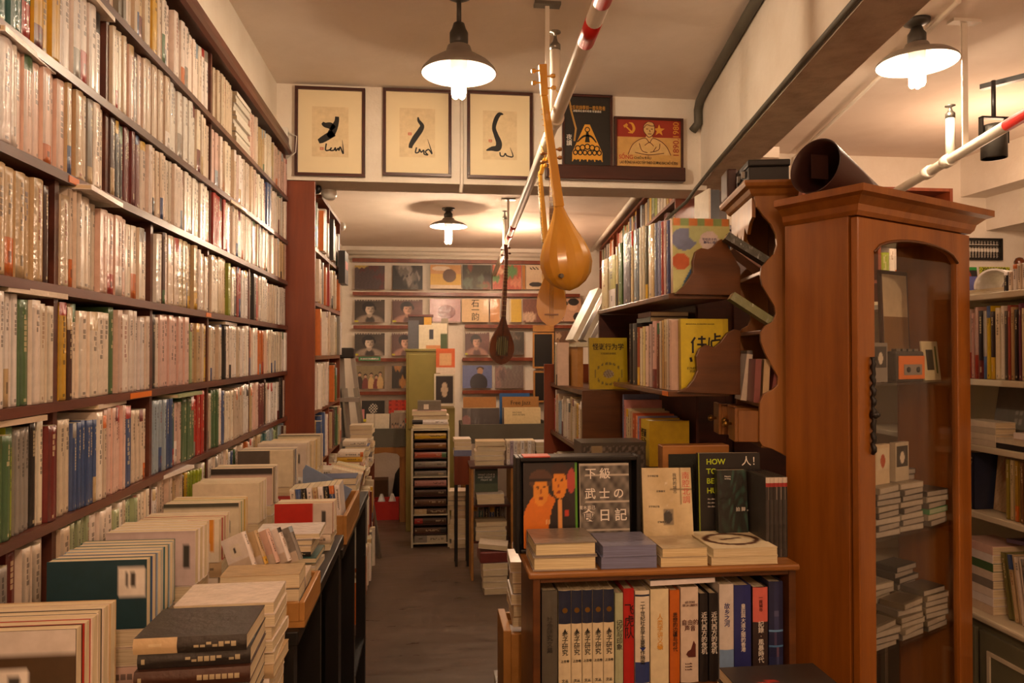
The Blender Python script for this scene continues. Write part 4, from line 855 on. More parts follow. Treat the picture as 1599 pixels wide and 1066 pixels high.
# ================================================================ glass display cabinet, turned towards the aisle
P0 = Vector((1.06, 1.75, 0)); ang = math.atan2(.448, .894); W, D, ZC = .57, .20, 1.925
t = thing('display_cabinet', 'tall cherry wood glass cabinet with arched door, full of cassettes', 'cabinet', P0, ang)
MB().box(0, .018, .012, D, .02, ZC).build('side_panel', 'cab', t, bevel=.002)
MB().box(W - .018, W, .012, D, .02, ZC).build('side_panel', 'cab', t, bevel=.002)
MB().box(.018, W - .018, .012, D, .02, .06).build('bottom_board', 'cab', t); MB().box(.018, W - .018, .012, D, ZC - .02, ZC).build('top_board', 'cab', t)
MB().box(.018, W - .018, D - .006, D - .002, .06, ZC - .02).build('back_glass', 'glass', t, label='glass back pane')
MB().box(.235, .25, D - .016, D - .0065, .06, ZC - .02).build('back_muntin', 'cabdark', t)
def arch_z(x): q = (x - W / 2) / (W / 2 - .075); return 1.835 + .045 * math.sqrt(max(0, 1 - q * q))
do = MB(); do.prism([(.004, .03), (.075, .03), (.075, 1.835)] + [(x, arch_z(x)) for x in [.075 + (W - .15) * k / 16 for k in range(17)]] + [(W - .075, .03), (W - .004, .03), (W - .004, ZC - .004), (.004, ZC - .004)], -.012, .008)
dr = do.build('door', 'cab', t, bevel=.003)
MB().box(.0752, W - .0752, -.006, .003, .03, .14).build('lower_rail', 'cab', dr)
MB().box(.0752, W - .0752, -.002, .001, .14, 1.834).build('door_glass', 'glass', dr, label='clear glass pane')
MB().tube([(.0752 + (W - .1504) * k / 16, -.0125, arch_z(.0752 + (W - .1504) * k / 16) - .002) for k in range(17)], .004, 8).build('arch_bead', 'cabdark', dr)
h = MB(); pts = [(.055, -.016 - .006 * abs(math.sin(k * 1.1)), 1.32 + k * .0085) for k in range(30)]
h.tube(pts, [.004 + .003 * abs(math.sin(k * .9)) for k in range(30)], 8); h.lathe([(.012, 0), (.010, .012), (.004, .02)], 12, X=Matrix.Translation((.058, -.014, 1.42)) @ Matrix.Rotation(R(90), 4, 'X')); h.build('handle', 'black', dr, label='ornate black handle')
cr = MB(); prof = [(0, ZC), (.008, ZC + .01), (.012, ZC + .025), (.030, ZC + .042), (.046, ZC + .048), (.046, ZC + .066)]
def ring(o_, z): return [(-o_, -.012 - o_, z), (W + o_, -.012 - o_, z), (W + o_, D, z), (-o_, D, z)]
vs = []; fs = []
for o_, z in prof: vs += ring(o_, z)
for i in range(len(prof) - 1): fs += [(i * 4 + k, i * 4 + (k + 1) % 4, i * 4 + 4 + (k + 1) % 4, i * 4 + 4 + k) for k in range(4)]
n = len(vs); fs += [(n - 4, n - 3, n - 2, n - 1), (3, 2, 1, 0)]; cr.add(vs, fs); cr.build('crown', 'cab', t)
zs_ = [1.495, 1.29, 1.083, .786, .5]
for i, z in enumerate(zs_):
    if i == 1: continue
    MB().box(.02, W - .02, .020, D - .02, z - .006, z).build('glass_shelf', 'glass', t)
A = Matrix.Translation(P0) @ Matrix.Rotation(ang, 4, 'Z')
def inC(s, dpt, z): return A @ Vector((s, dpt, z))
# cassette player and cases inside
q = inC(.348, .045, 1.4965); t = thing('cassette_player', 'orange and grey cassette player on the glass shelf of the cabinet', 'cassette player', q, ang - R(6))
MB().box(-.062, .062, 0, .035, 0, .085, ).build('body', 'darkgrey', t, bevel=.006)
MB().box(-.055, .058, -.004, -.0002, .006, .072).build('front_plate', 'orange', t, bevel=.002)
MB().box(-.035, .042, -.006, -.0042, .018, .048).build('cassette_window', 'lampgrey', t)
for sx in (-.018, .024): MB().lathe([(.008, 0), (.008, .002), (.003, .003)], 12, X=Matrix.Translation((sx, -.0062, .033)) @ Matrix.Rotation(R(90), 4, 'X')).build('reel', 'black', t)
for k in range(4): MB().box(-.05 + .026 * k, -.032 + .026 * k, .008, .024, .085, .092).build('button', 'steel', t)
q = inC(.488, .055, 1.4965); o = MB().box(-.045, .045, 0, .004, 0, .115, C('#d8cda4')).box(-.025, .012, -.001, -.0002, .03, .09, C('#3a3a30')).box(.025, .032, -.001, -.0002, .02, .1, C('#5a6a2a')).build('standing_card', 'print', loc=q, rot=(R(-6), 0, ang)); tag(o, 'cream card with a dark drawing standing behind the cassette player', 'card')
o = MB().box(-.075, .075, 0, .010, 0, .33, C('#4a2a18')).box(-.066, .066, -.0012, -.0002, .012, .318, C('#dcc9a2')).box(-.066, .066, -.0016, -.0013, .012, .19, C('#8f6a3c')).build('framed_print', 'print', loc=inC(.470, .150, 1.4965), rot=(R(-2), 0, ang)) ; tag(o, 'framed cream print standing inside the cabinet behind the card', 'picture')
def cassette(s, dp, z, lay, rz, c, lab, grp='cassettes in the glass cabinet', sz=(.108, .016, .068)):
    L, T, H = sz; mb = MB().box(-L / 2, L / 2, -H / 2, H / 2, 0, T, c)
    mb.box(-L / 2 + .004, L / 2 - .004, -H / 2 - .0008, -H / 2 - .0001, .002, T - .002, mix(c, C('#d8cfc0'), .5)); mb.box(-L / 2 + .006, L / 2 - .006, -H / 2 + .006, H / 2 - .006, T + .0001, T + .0008, mix(c, C('#3a3430'), .4))
    M = A @ Matrix.Translation((s, dp, z)) @ Matrix.Rotation(rz, 4, 'Z')
    if lay == 'up': M = M @ Matrix.Translation((0, T / 2, 0)) @ Matrix.Rotation(R(90), 4, 'X') @ Matrix.Rotation(R(90), 4, 'Z') @ Matrix.Translation((L / 2, 0, 0))
    o = mb.build('cassette_case', 'sleeve'); o.matrix_world = M; return tag(o, lab, 'cassette', grp)
rnd = random.Random(31)
cc = [C(x) for x in ('#7d766a', '#5a544c', '#8f8878', '#3a3530', '#756a56', '#2c2824', '#645e56', '#a09680')]
for (s, dp, z, n, nm) in ((.205, .062, 1.0835, 8, 'near the handle'), (.322, .062, 1.0835, 8, 'at the front middle'), (.45, .06, 1.0835, 6, 'by the side panel'), (.30, .14, 1.0835, 4, 'at the back by the glass'), (.42, .14, 1.0835, 9, 'at the back middle')):
    for k in range(n): cassette(s + rnd.uniform(-.005, .005), dp, z + .0006 + k * .0166, 'flat', R(rnd.uniform(-5, 5)), cc[(k + n) % 8] if not (nm.startswith('by the side') and k == 2) else C('#4f9a68'), f'cassette case, {ordn(k)} up in the stack {nm}, middle glass shelf')
for (s, dp, z, n, nm) in ((.185, .062, .7865, 4, 'near the handle'), (.315, .062, .7865, 6, 'at the front middle'), (.445, .062, .7865, 7, 'at the front far end'), (.30, .14, .7865, 8, 'at the back by the glass'), (.43, .14, .7865, 10, 'at the back middle')):
    for k in range(n): cassette(s + rnd.uniform(-.012, .012), dp + rnd.uniform(-.003, .003), z + .0006 + k * .0167, 'flat', R(rnd.uniform(-7, 7)), cc[rnd.randrange(8)], f'cassette case, {ordn(k)} up in the stack {nm}, lower glass shelf')
for k, (s, c, nm) in enumerate(((.222, '#d8c4a0', 'with a coloured figure'), (.319, '#c0b49a', 'with a black and white portrait'), (.215, '#8a8278', 'on the top glass shelf'))):
    z0 = 1.0835 + .0338 if k < 2 else 1.4965
    o = MB().box(-.034, .034, 0, .016, 0, .108, C(c)).grid((-.028, -.0006, .04), (.056, 0, 0), (0, 0, .058), 16, 16, (lambda u, v: C('#d8cdb8') if blob(u, v, .5, .45, .2, .3) else C('#2a2622')) if k != 0 else (lambda u, v: C('#b8502a') if blob(u, v, .5, .4, .2, .35) else C('#dcd0b0'))).build('cassette_inlay', 'sleeve')
    o.matrix_world = A @ Matrix.Translation((s + .02, .085 if k < 2 else .05, z0 + (.0 if k < 2 else 0))) ; tag(o, f'upright cassette case {nm} inside the glass cabinet', 'cassette')
    o.matrix_world = A @ Matrix.Translation((s, .055, 1.0835 + 8 * .0166 + .0012 if k < 2 else 1.4965))
# horn on the cabinet
q = inC(-.015, .095, ZC + .0665); t = thing('brown_horn', 'rust brown cone-shaped horn lying on top of the glass cabinet', 'horn', q, ang)
rr, L = .074, .34; tip = .016; X = Matrix.Translation((0, 0, rr + .002)) @ Matrix.Rotation(math.atan2(rr - tip, L), 4, 'Y') @ Matrix.Rotation(R(90), 4, 'Y')
MB().lathe([(rr, 0), (rr * .93, .03), (rr * .6, L * .5), (tip, L), (tip - .003, L), (rr * .58, L * .48), (rr * .91, .028), (rr - .003, 0), (rr, 0)], 40, X=X, caps=False).build('cone', 'tin', t)
MB().box(-.002, .002, -rr * .55, rr * .55, -rr * .5, rr * .9, X=Matrix.Translation((.05, .02, rr + .002)) @ Matrix.Rotation(R(70), 4, 'Z') @ Matrix.Scale(.62, 4)).build('inner_plate', 'tin', t)
# ================================================================ scalloped walnut shelf beside the cabinet
Q0 = Vector((.90, 2.0, 0)); fa = math.atan2(-.2, .98); t = thing('scalloped_shelf', 'old walnut shelf with scalloped side panels and knobbed drawers, beside the cabinet', 'shelf', Q0, fa)
# local: x = depth into the shelf, y = along its front (away from the aisle side)
def sx_(px_): r = (math.tan(YAW + math.atan((px_ - 799.5) / FPX))); return (2.0 * r - .90) / (.98 + .2 * r)
def sz_(y_): return 1.58 + (549 - y_) * 2.09 / 1150
SC = [(1178, 302), (1183, 322), (1194, 338), (1205, 350), (1213, 366), (1214, 382), (1209, 397), (1199, 406), (1190, 417), (1188, 430), (1191, 446), (1200, 462), (1210, 478), (1212, 490), (1207, 502), (1196, 508), (1188, 518), (1188, 533), (1195, 552), (1206, 572), (1215, 588), (1214, 600), (1206, 608), (1192, 615), (1186, 628), (1185, 688), (1190, 696), (1205, 700), (1225, 710), (1242, 717)]
outl = [(sx_(a), sz_(b)) for a, b in SC]; DB = .128
pan = outl[:-1] + [(DB, sz_(717)), (DB, sz_(302))]
FL = .317
for y in (0, FL - .016): MB().prism(pan, y, y + .016).build('side_panel', 'old', t, bevel=.002)
MB().box(DB, DB + .008, 0, FL, sz_(700), sz_(300)).build('back_panel', 'cabdark', t)
zsh = [1.812, 1.642, 1.432, 1.318]
for z in zsh: MB().box(sx_(1190), DB - .001, .0165, FL - .0165, z - .012, z).build('shelf', 'old', t, bevel=.002)
vl = [(.0165, 2.03), (.0165, 1.965), (.05, 1.955), (.08, 1.925), (.11, 1.95), (.135, 1.90), (FL / 2, 1.935), (FL - .135, 1.90), (FL - .11, 1.95), (FL - .08, 1.925), (FL - .05, 1.955), (FL - .0165, 1.965), (FL - .0165, 2.03)]
MB().prism(vl, .012, .022, 'yz').build('pelmet', 'old', t)
m = MB(); vs = []; pr_ = [(0, 2.022), (.006, 2.028), (.012, 2.04), (.024, 2.046), (.028, 2.055), (.028, 2.062)]
for o_, z in pr_: vs += [(-o_ + .01, -o_, z), (DB + .008, -o_, z), (DB + .008, FL + o_, z), (-o_ + .01, FL + o_, z)]
fs = []
for i in range(len(pr_) - 1): fs += [(i * 4 + k, i * 4 + (k + 1) % 4, i * 4 + 4 + (k + 1) % 4, i * 4 + 4 + k) for k in range(4)]
m.add(vs, fs + [(len(vs) - 4, len(vs) - 3, len(vs) - 2, len(vs) - 1), (3, 2, 1, 0)]); m.build('crown', 'old', t)
for k, out in enumerate((.050, .035, .06)):
    y0 = .020 + k * .0935; dw = MB(); x0 = .012 - out
    dw.box(x0, x0 + .01, y0, y0 + .088, 1.322, 1.418)
    for a in ((x0 + .01, x0 + .09, y0, y0 + .006), (x0 + .01, x0 + .09, y0 + .082, y0 + .088)): dw.box(*a, 1.322, 1.412)
    dw.box(x0 + .01, x0 + .09, y0 + .006, y0 + .082, 1.322, 1.327); d_ = dw.build('drawer', 'old', t, bevel=.002)
    MB().lathe([(.004, 0), (.004, .008), (.009, .012), (.0105, .018), (.007, .024), (.0, .026)], 14, X=Matrix.Translation((x0, y0 + .044, 1.37)) @ Matrix.Rotation(R(-90), 4, 'Y')).build('knob', 'brass', d_)
QM = Matrix.Translation(Q0) @ Matrix.Rotation(fa, 4, 'Z')
def leanbook(x, y, z, th, h, d, rot, c, lab, fn=None):
    o = cover_book('leaning_paperback', lab, 'book', None, th, h, d, c, C('#e2d4b0'), front=fn, spine='plain', mat='wrap')
    o.matrix_world = QM @ Matrix.Translation((x, y, z)) @ rot.to_matrix().to_4x4(); return o
leanbook(.082, .022, 1.825, .022, .165, .052, Euler((0, R(-57), 0)), C('#3c4034'), 'dark green book leaning out of the upper scallop of the walnut shelf')
leanbook(.086, .150, 1.825, .012, .12, .11, Euler((0, R(-52), 0)), C('#b88a78'), 'pinkish thin book leaning under the dark green one')
leanbook(.082, .022, 1.658, .024, .15, .052, Euler((0, R(-56), 0)), C('#7d8456'), 'olive green wrapped book leaning out of the middle scallop')
for i, (x, y, a, nm, h) in enumerate(((.006, .03, 3, 'maroon', .125), (.030, .03, 3, 'tan', .125), (.050, .025, 9, 'maroon', .135), (-.010, .125, 8, 'cream', .14), (.03, .195, -2, 'grey', .15))):
    o = cover_book('small_book', f'{nm} small book standing above the knobbed drawers, {ORD[i]} counted from the aisle side', 'book', 'small books above the drawers', .017, h, .085, PC[nm] if nm != 'maroon' else C('#8a4a44'), C('#e8dcc0'), spine='plain')
    o.matrix_world = QM @ Matrix.Translation((x + .02, y, 1.434)) @ Matrix.Rotation(R(a), 4, 'Y')
t = thing('black_box', 'black lidded box with brass fittings on top of the walnut shelf', 'box', QM @ Vector((.065, .12, 2.0625)), fa)
MB().box(-.055, .06, -.075, .085, 0, .055).build('body', 'black', t, bevel=.004); MB().box(-.058, .063, -.078, .088, .0552, .075).build('lid', 'black', t, bevel=.004)
for y in (-.03, .03): MB().box(-.066, -.058, y - .008, y + .008, .03, .05).build('clasp', 'steel', t)
o = MB().box(-.02, .012, -.05, .05, 0, .09).build('maroon_box', 'mahog', loc=QM @ Vector((.0, .255, 2.0625)), rot=(0, 0, fa), bevel=.006); tag(o, 'rounded maroon box at the far end on top of the walnut shelf', 'box')
# ================================================================ tiered rack with scalloped ends, behind the low bookcase
def Yat(px_, X): return X / math.tan(YAW + math.atan((px_ - 799.5) / FPX))
XA = .71
t = thing('tiered_rack', 'brown tiered book rack with scalloped end panels beyond the display books', 'rack', (.8, 2.1, 0))
for z, y1 in ((1.752, 3.02), (1.464, 2.76), (1.20, 2.76)): worldpart(MB().box(XA - .012, .884, 2.101, y1, z - .016, z), 'shelf', 'cabdark', t, .002)
worldpart(MB().box(.876, .884, 2.36, 3.02, 0, 1.735), 'back_panel', 'mahog', t)
worldpart(MB().box(.70, .872, 2.74, 2.758, 0, 1.183), 'side_panel', 'mahog', t); worldpart(MB().box(.70, .872, 2.36, 2.375, 0, 1.183), 'side_panel', 'mahog', t)
worldpart(MB().box(.70, .874, 3.004, 3.02, 1.46, 1.735), 'side_panel', 'mahog', t)
def endpanel(pts): return [(PY(a, b, 2.1).x, PY(a, b, 2.1).z) for a, b in pts]
worldpart(MB().prism(endpanel([(1051, 460), (1066, 446), (1079, 426), (1079, 408), (1083, 394), (1092, 388), (1103, 390), (1111, 386), (1118, 377), (1124, 374), (1132, 382), (1142, 400), (1153, 420), (1153, 462)]), 2.084, 2.1), 'end_panel', 'cabdark', t, .002)
worldpart(MB().prism(endpanel([(1056, 612), (1070, 604), (1080, 592), (1086, 578), (1084, 556), (1089, 544), (1100, 538), (1112, 542), (1122, 534), (1132, 520), (1144, 514), (1153, 516), (1153, 616)]), 2.084, 2.1), 'end_panel', 'cabdark', t, .002)
worldpart(MB().box(XA - .014, XA - .0122, 2.11, 2.16, 1.449, 1.463), 'price_tag', 'orange', t)
UP = [(938, 948, .205, 'cream', '#d8c58e'), (949, 960, .205, 'yellow green', '#b3ab44'), (961, 964, .23, 'cream', '#ddcd9a'), (965, 971, .235, 'green', '#4a6a2c'), (973, 984, .26, 'purple grey', '#5c5468'), (985, 989, .255, 'tan', '#cdb58c'), (990, 998, .252, 'slate', '#54606a'), (999, 1003, .25, 'cream', '#d8cdb4'), (1004, 1008, .25, 'beige', '#cabb9a'),
      (1009, 1013, .243, 'dark olive', '#4a4630'), (1014, 1023, .24, 'tan', '#cdb07c'), (1024, 1029, .235, 'grey blue', '#68708a'), (1030, 1034, .235, 'lavender', '#8a8cae'), (1035, 1039, .228, 'red', '#a03a30'), (1040, 1043, .228, 'pale pink', '#d4b0aa'), (1044, 1049, .222, 'dark blue', '#38467c')]
for i, (a, b, h, nm, hx) in enumerate(UP):
    ya, yb = [2.134 + (v - 2.107) * .965 for v in (Yat(b, XA), Yat(a, XA))]; c = C(hx)
    rowbook('picture_book', f'{nm} picture book, {ordn(len(UP) - 1 - i)} from the rainbow cover, upper tier of the rack', 'picture books on the upper tier', (yb - ya) * .96, h, .155, c, (XA, (ya + yb) / 2, 1.7532), R(-90), None, 'wrap', 700 + i, R(1.5) * 0)
LOW = [(983, 987, .215, 'black', '#26201d'), (988, 996, .215, 'black', '#2b2523'), (997, 1001, .20, 'rust orange', '#a0481c'), (1002, 1006, .195, 'ivory', '#dccdae'), (1007, 1011, .20, 'pale yellow', '#d9c78c'), (1012, 1018, .20, 'pale pink', '#d9b9a6'), (1019, 1024, .205, 'grey pink', '#b89c94'), (1025, 1033, .213, 'pink', '#d4a598'), (1034, 1038, .205, 'brown', '#7a4a34'), (1039, 1042, .21, 'white', '#dfd3bd'), (1043, 1047, .212, 'tan', '#c9a66a'), (1048, 1052, .214, 'cream', '#decfa6'), (1053, 1056, .214, 'white', '#e4dac8'), (1057, 1061, .21, 'pale pink', '#dfc2b2')]
for i, (a, b, h, nm, hx) in enumerate(LOW):
    ya, yb = [2.134 + (v - 2.04) * .87 for v in (Yat(b, XA), Yat(a, XA))]; c = C(hx)
    rowbook('tier_book', f'{nm} book, {ordn(len(LOW) - 1 - i)} from the yellow cover, lower tier of the rack', 'books on the lower tier', (yb - ya) * .95, h, .145, c, (XA + .004, (ya + yb) / 2, 1.4652), R(-90), None, 'print', 740 + i)
def rainbow(u, v):
    c = C('#c9cf8e')
    if blob(u, v, .2, .72, .22, .15): c = C('#7d8cb4')
    if blob(u, v, .48, .80, .2, .13): c = C('#c2d29a')
    if blob(u, v, .14, .42, .16, .11): c = C('#cf6a3c')
    if v > .9: c = C('#d98a4a') if math.sin(u * 22) > 0 else C('#8cab6c')
    r = math.hypot(u - 1.05, v + .32)
    for k, hx in enumerate(('#3c6a9a', '#4f8a4a', '#d9b52c', '#dd8a24', '#c64a22')):
        if .98 - k * .085 > r >= .895 - k * .085: c = C(hx)
    if u > .40 and .20 < v < .58: c = C('#d88a34')
    if blob(u, v, .64, .70, .17, .13): c = C('#dcd2d4')
    return c
o = stand('display_book', 'tall display book with a rainbow and clouds on its cover, end of the upper tier', XA + .002, XA + .178, .222, 2.113, C('#c9a06a'), rainbow, 1.5, z=1.752)
text('影响心理学', .024, 'blueink', o, (.0105, .108, .092), FACE, 'cover_title', maxw=.10, bold=.015); text('写给孩子的\n趣味心理', .009, 'blueink', o, (.0105, .113, .155), FACE, 'cover_badge')
def yellow(u, v):
    c = C('#c9b417')
    if abs(math.hypot((u - .5) / .34, (v - .3) / .20) - 1) < .10 and math.sin(u * 60) > -.3: c = C('#7d7430')
    if blob(u, v, .5, .30, .14, .08): c = C('#b9b0a0') if math.sin(u * 90 + v * 70) > 0 else C('#8a7a52')
    return c
o = stand('display_book', 'yellow display book with large brush-drawn title, end of the lower tier', XA + .026, XA + .172, .212, 2.113, C('#b8a41a'), lambda u, v: C('#cdb91c') if u < .9 else C('#bda815'), 1.5, z=1.464)
m = MB()
for pts, s in (([(.30, .74), (.22, .66)], 1), ([(.25, .68), (.25, .52)], 1), ([(.36, .72), (.52, .72)], 1), ([(.34, .64), (.54, .64)], 1), ([(.44, .76), (.44, .55)], 1), ([(.34, .55), (.56, .55)], 1), ([(.20, .46), (.22, .40)], 1.3), ([(.32, .46), (.36, .38), (.5, .39), (.52, .46)], 1), ([(.40, .48), (.42, .43)], 1), ([(.72, .80), (.72, .69)], 1), ([(.72, .75), (.84, .76)], 1), ([(.64, .69), (.84, .70), (.83, .60), (.66, .60), (.64, .69)], 1), ([(.64, .56), (.62, .50)], 1), ([(.72, .56), (.72, .51)], 1), ([(.80, .56), (.84, .50)], 1), ([(.60, .74), (.58, .60), (.56, .42)], .8)):
    ribbon(m, [(u * .146, v * .212) for u, v in pts], [.0028 * s] * len(pts), 0, n=4)
m.V = [(.0108 - y, x, z) for x, y, z in m.V]; m.build('brush_title', 'ink', o); text('行为经济学\n的焦点', .009, 'ink', o, (.0106, .04, .06), FACE, 'cover_subtitle'); text('BEHAVIORAL ECONOMICS READER', .0055, 'ink', o, (.0106, .06, .196), FACE, 'cover_print')
# flat dark books across the lower tier and on the shelf edge
z = 1.6805
for i, (x, y, c, nm, w_) in enumerate(((.80, 2.47, '#56605c', 'grey green', .16), (.80, 2.46, '#5a2620', 'maroon', .15))):
    o = cover_book('lying_book', f'{nm} book lying on top of the lower tier row under the upper shelf', 'book', None, .016, w_, .13, C(c), spine='plain', seed=i); put(o, (.016, w_, .13), (x - .005, y, z + .008 + i * .0175), flat(R(-90)))
# lower tier by the speaker
T3 = [(.22, '#6a6f92', 'blue edged', .012), (.20, '#c98a86', 'pink', .03), (.17, '#cdbf9c', 'cream', .03), (.165, '#d9cba6', 'ivory', .03), (.165, '#cfae8c', 'tan', .025), (.16, '#b8501e', 'orange', .05), (.155, '#d98a5c', 'peach', .02), (.155, '#7d86ae', 'lavender', .02), (.15, '#b04a3a', 'red', .015), (.15, '#c9a818', 'yellow', .10)]
y = 2.70
for i, (h, hx, nm, th) in enumerate(T3):
    o = rowbook('bottom_tier_book', f'{nm} book, {ordn(i)} from the far end of the bottom tier of the rack', 'books on the bottom tier', th * .97, h, .14, C(hx), (XA + .006, y - th / 2, 1.2012), R(-90), [(1, C(hx), None)] if nm == 'yellow' else None, 'print', 780 + i)
    if nm == 'yellow': text('怪诞\n行为', .03, 'ink', o, (0, -.001, .09), (R(90), 0, 0), 'spine_title')
    y -= th
# speaker box with cloth grille
t = thing('cloth_speaker', 'wooden speaker box with dark cloth grille behind the display books', 'speaker', (.757, 2.03, 0))
MB().box(-.102, .095, 0, .045, 0, 1.314).build('box', 'oak', t, bevel=.003); MB().box(-.085, .078, -.003, -.0002, .85, 1.290).build('grille', 'grille', t)
# patterned boxes on a small table left of it
t = thing('side_table', 'dark side table behind the black display case', 'table', (.57, 2.45, 0))
MB().box(-.12, .12, -.2, .2, .98, 1.0).build('table_top', 'mahog', t)
for sx in (-1, 1):
    for sy in (-1, 1): MB().box(sx * .105 - .012, sx * .105 + .012, sy * .18 - .012, sy * .18 + .012, 0, .98).build('leg', 'mahog', t)
o = MB().box(-.105, .105, -.06, .06, 0, .29, C('#453e36')).grid((-.10, -.0605, .01), (.20, 0, 0), (0, 0, .27), 40, 40, lambda u, v: C('#8c7a5a') if .14 < u < .32 and v > .3 else (C('#6e645a') if math.sin(u * 60) * math.sin(v * 60) > .2 else C('#3a342e'))).build('patterned_box', 'print', loc=(.582, 2.36, 1.0008)); tag(o, 'dark patterned box with a tan band, behind the black display case', 'box')
# ================================================================ dark bookcase M with the yellow book on top
XM0, XM1, YM0, YM1, ZM = .585, .815, 2.80, 3.56, 1.43
t = thing('dark_bookcase', 'dark brown bookcase whose plain side carries the yellow cover book', 'bookcase', (.7, 3.1, 0))
worldpart(MB().box(XM0, XM1, YM0, YM0 + .018, 0, ZM), 'side_panel', 'cabdark', t, .002); worldpart(MB().box(XM0 - .03, XM1, YM1, YM1 + .018, 0, ZM + .09), 'side_panel', 'panel', t, .002)
for z in (ZM, 1.20, .93, .6, .12): worldpart(MB().box(XM0, XM1 - .009, YM0 + .0185, YM1 - .0005, z - .018, z), 'shelf', 'cabdark', t)
worldpart(MB().box(XM1 - .008, XM1, YM0 + .0185, YM1 - .0005, 0, ZM), 'back_panel', 'cabdark', t)
rnd = random.Random(61)
for zi, z in enumerate((1.20, .93)):
    y = YM0 + .024; k = 0
    while y < YM1 - .06:
        th = rnd.uniform(.02, .05); nm, c = pick(rnd, 'mixed'); h = rnd.uniform(.15, .2)
        if rnd.random() < .1: y += .05
        if y + th > YM1 - .01: break
        rowbook('case_book', f'{nm} book, {ordn(k)} along the {["upper", "lower"][zi]} shelf of the dark bookcase', 'books in the dark bookcase', th, h, .15, c, (XM0 + .008, y + th / 2, z + .001), R(-90), None, 'print', 820 + k + 40 * zi, 0, False); y += th + .001; k += 1
o = stand('display_book', 'yellow display book with ringed figures on top of the dark bookcase', .622, .774, .203, 2.845, C('#b09c18'), yellow, 3, z=ZM)
text('怪诞行为学', .027, 'ink', o, (.0106, .076, .166), FACE, 'cover_title', maxw=.125, bold=.012); text('可预测的非理性', .009, 'ink', o, (.0106, .076, .140), FACE, 'cover_subtitle')
t = thing('wooden_stand', 'small weathered wooden stand holding pale leaning sleeves, on the dark bookcase', 'stand', (.672, 3.2, ZM + .0005))
for x in (-.05, .13): MB().box(x, x + .025, -.12, .12, 0, .17).build('post', 'pine', t)
MB().box(-.055, .16, -.125, .20, .1705, .19).build('top_board', 'cream', t)
for i in range(3):
    o = cover_book('leaning_sleeve', f'pale glossy sleeve leaning on the small wooden stand, {ORD[i]} from the front', 'sleeve', 'leaning pale sleeves', .022, .25, .17, C(['#d8cbb6', '#c4b9a6', '#e2d8c8'][i]), C('#efe6d6'), spine='plain', mat='sleeve')
    o.matrix_world = Matrix.Translation((.615 + .05 * i, 3.10 + .01 * i, ZM + .198)) @ Matrix.Rotation(R(27), 4, 'Y')
for i in range(3):
    nm, hx = [('pale pink', '#d6bba8'), ('cream', '#cfc09c'), ('black', '#3a352f'), ('beige', '#c2ab88')][i]
    rowbook('edge_book', f'{nm} book, {ORD[i]} of those at the aisle edge on the dark bookcase', 'books at the edge of the dark bookcase', .022, .19 - .035 * (i == 2), .055, C(hx), (.555 + .004 * i, 3.22 + .05 * i, ZM + .001), R(-90), None, 'print', 860 + i, 0, False)
# ================================================================ slanting bookcase on the right, under the ceiling
sl = math.atan(.13); t = thing('slanting_bookcase', 'long dark red wall bookcase running back under the ceiling on the far side', 'bookcase', (slope(5), 5, 0), 0)
def slab(y0, y1, z0, z1, d0, d1): return MB().prism([(slope(y0) + d0, y0), (slope(y0) + d1, y0), (slope(y1) + d1, y1), (slope(y1) + d0, y1)], z0, z1, 'xy')
for z, y0 in ((2.435, 3.96), (2.645, 3.96), (2.19, 3.96), (1.95, 3.96), (1.70, 3.96), (1.43, 3.96), (1.17, 3.96), (.9, 3.96)): worldpart(slab(y0, 7.45, z - .018, z, 0, .2), 'shelf', 'panel', t)
for y in (3.95, 5.2, 6.4, 7.43): worldpart(slab(y, y + .018, 0 if y < 4 else .05, 2.62, .002, .2), 'upright', 'panel', t)
rnd = random.Random(91)
for zi, (z, ya, yb_) in enumerate(((2.435, 4.03, 7.3), (2.19, 4.03, 7.3), (1.95, 4.3, 7.3))):
    y = ya; k = 0
    while y < yb_:
        th = rnd.uniform(.05, .11); nm, c = pick(rnd, 'mixed'); h = rnd.uniform(.15, .185) if z > 2.4 else rnd.uniform(.16, .22)
        if any(abs(y + th / 2 - u - .009) < th / 2 + .04 for u in (5.2, 6.4)): y += .03; continue
        mb = MB(); spine_geo(mb, rnd, th, h, .17, c); o = mb.build('high_book', 'print')
        o.matrix_world = Matrix.Translation((slope(y + th / 2) + .012, y + th / 2, z + .001)) @ Matrix.Rotation(R(-90) - sl, 4, 'Z')
        tag(o, f'{nm} book, {ordn(k)} along the {["topmost", "second", "third"][zi]} row of the slanting bookcase', 'book', 'books of the slanting bookcase'); y += th + .004; k += 1
o = MB().tube([(slope(3.98) - .06, 3.98, 2.645), (slope(7.6) - .06, 7.6, 2.645)], .018, 12).build('wall_pipe', 'white'); tag(o, 'white pipe along the ceiling above the slanting bookcase', 'pipe')
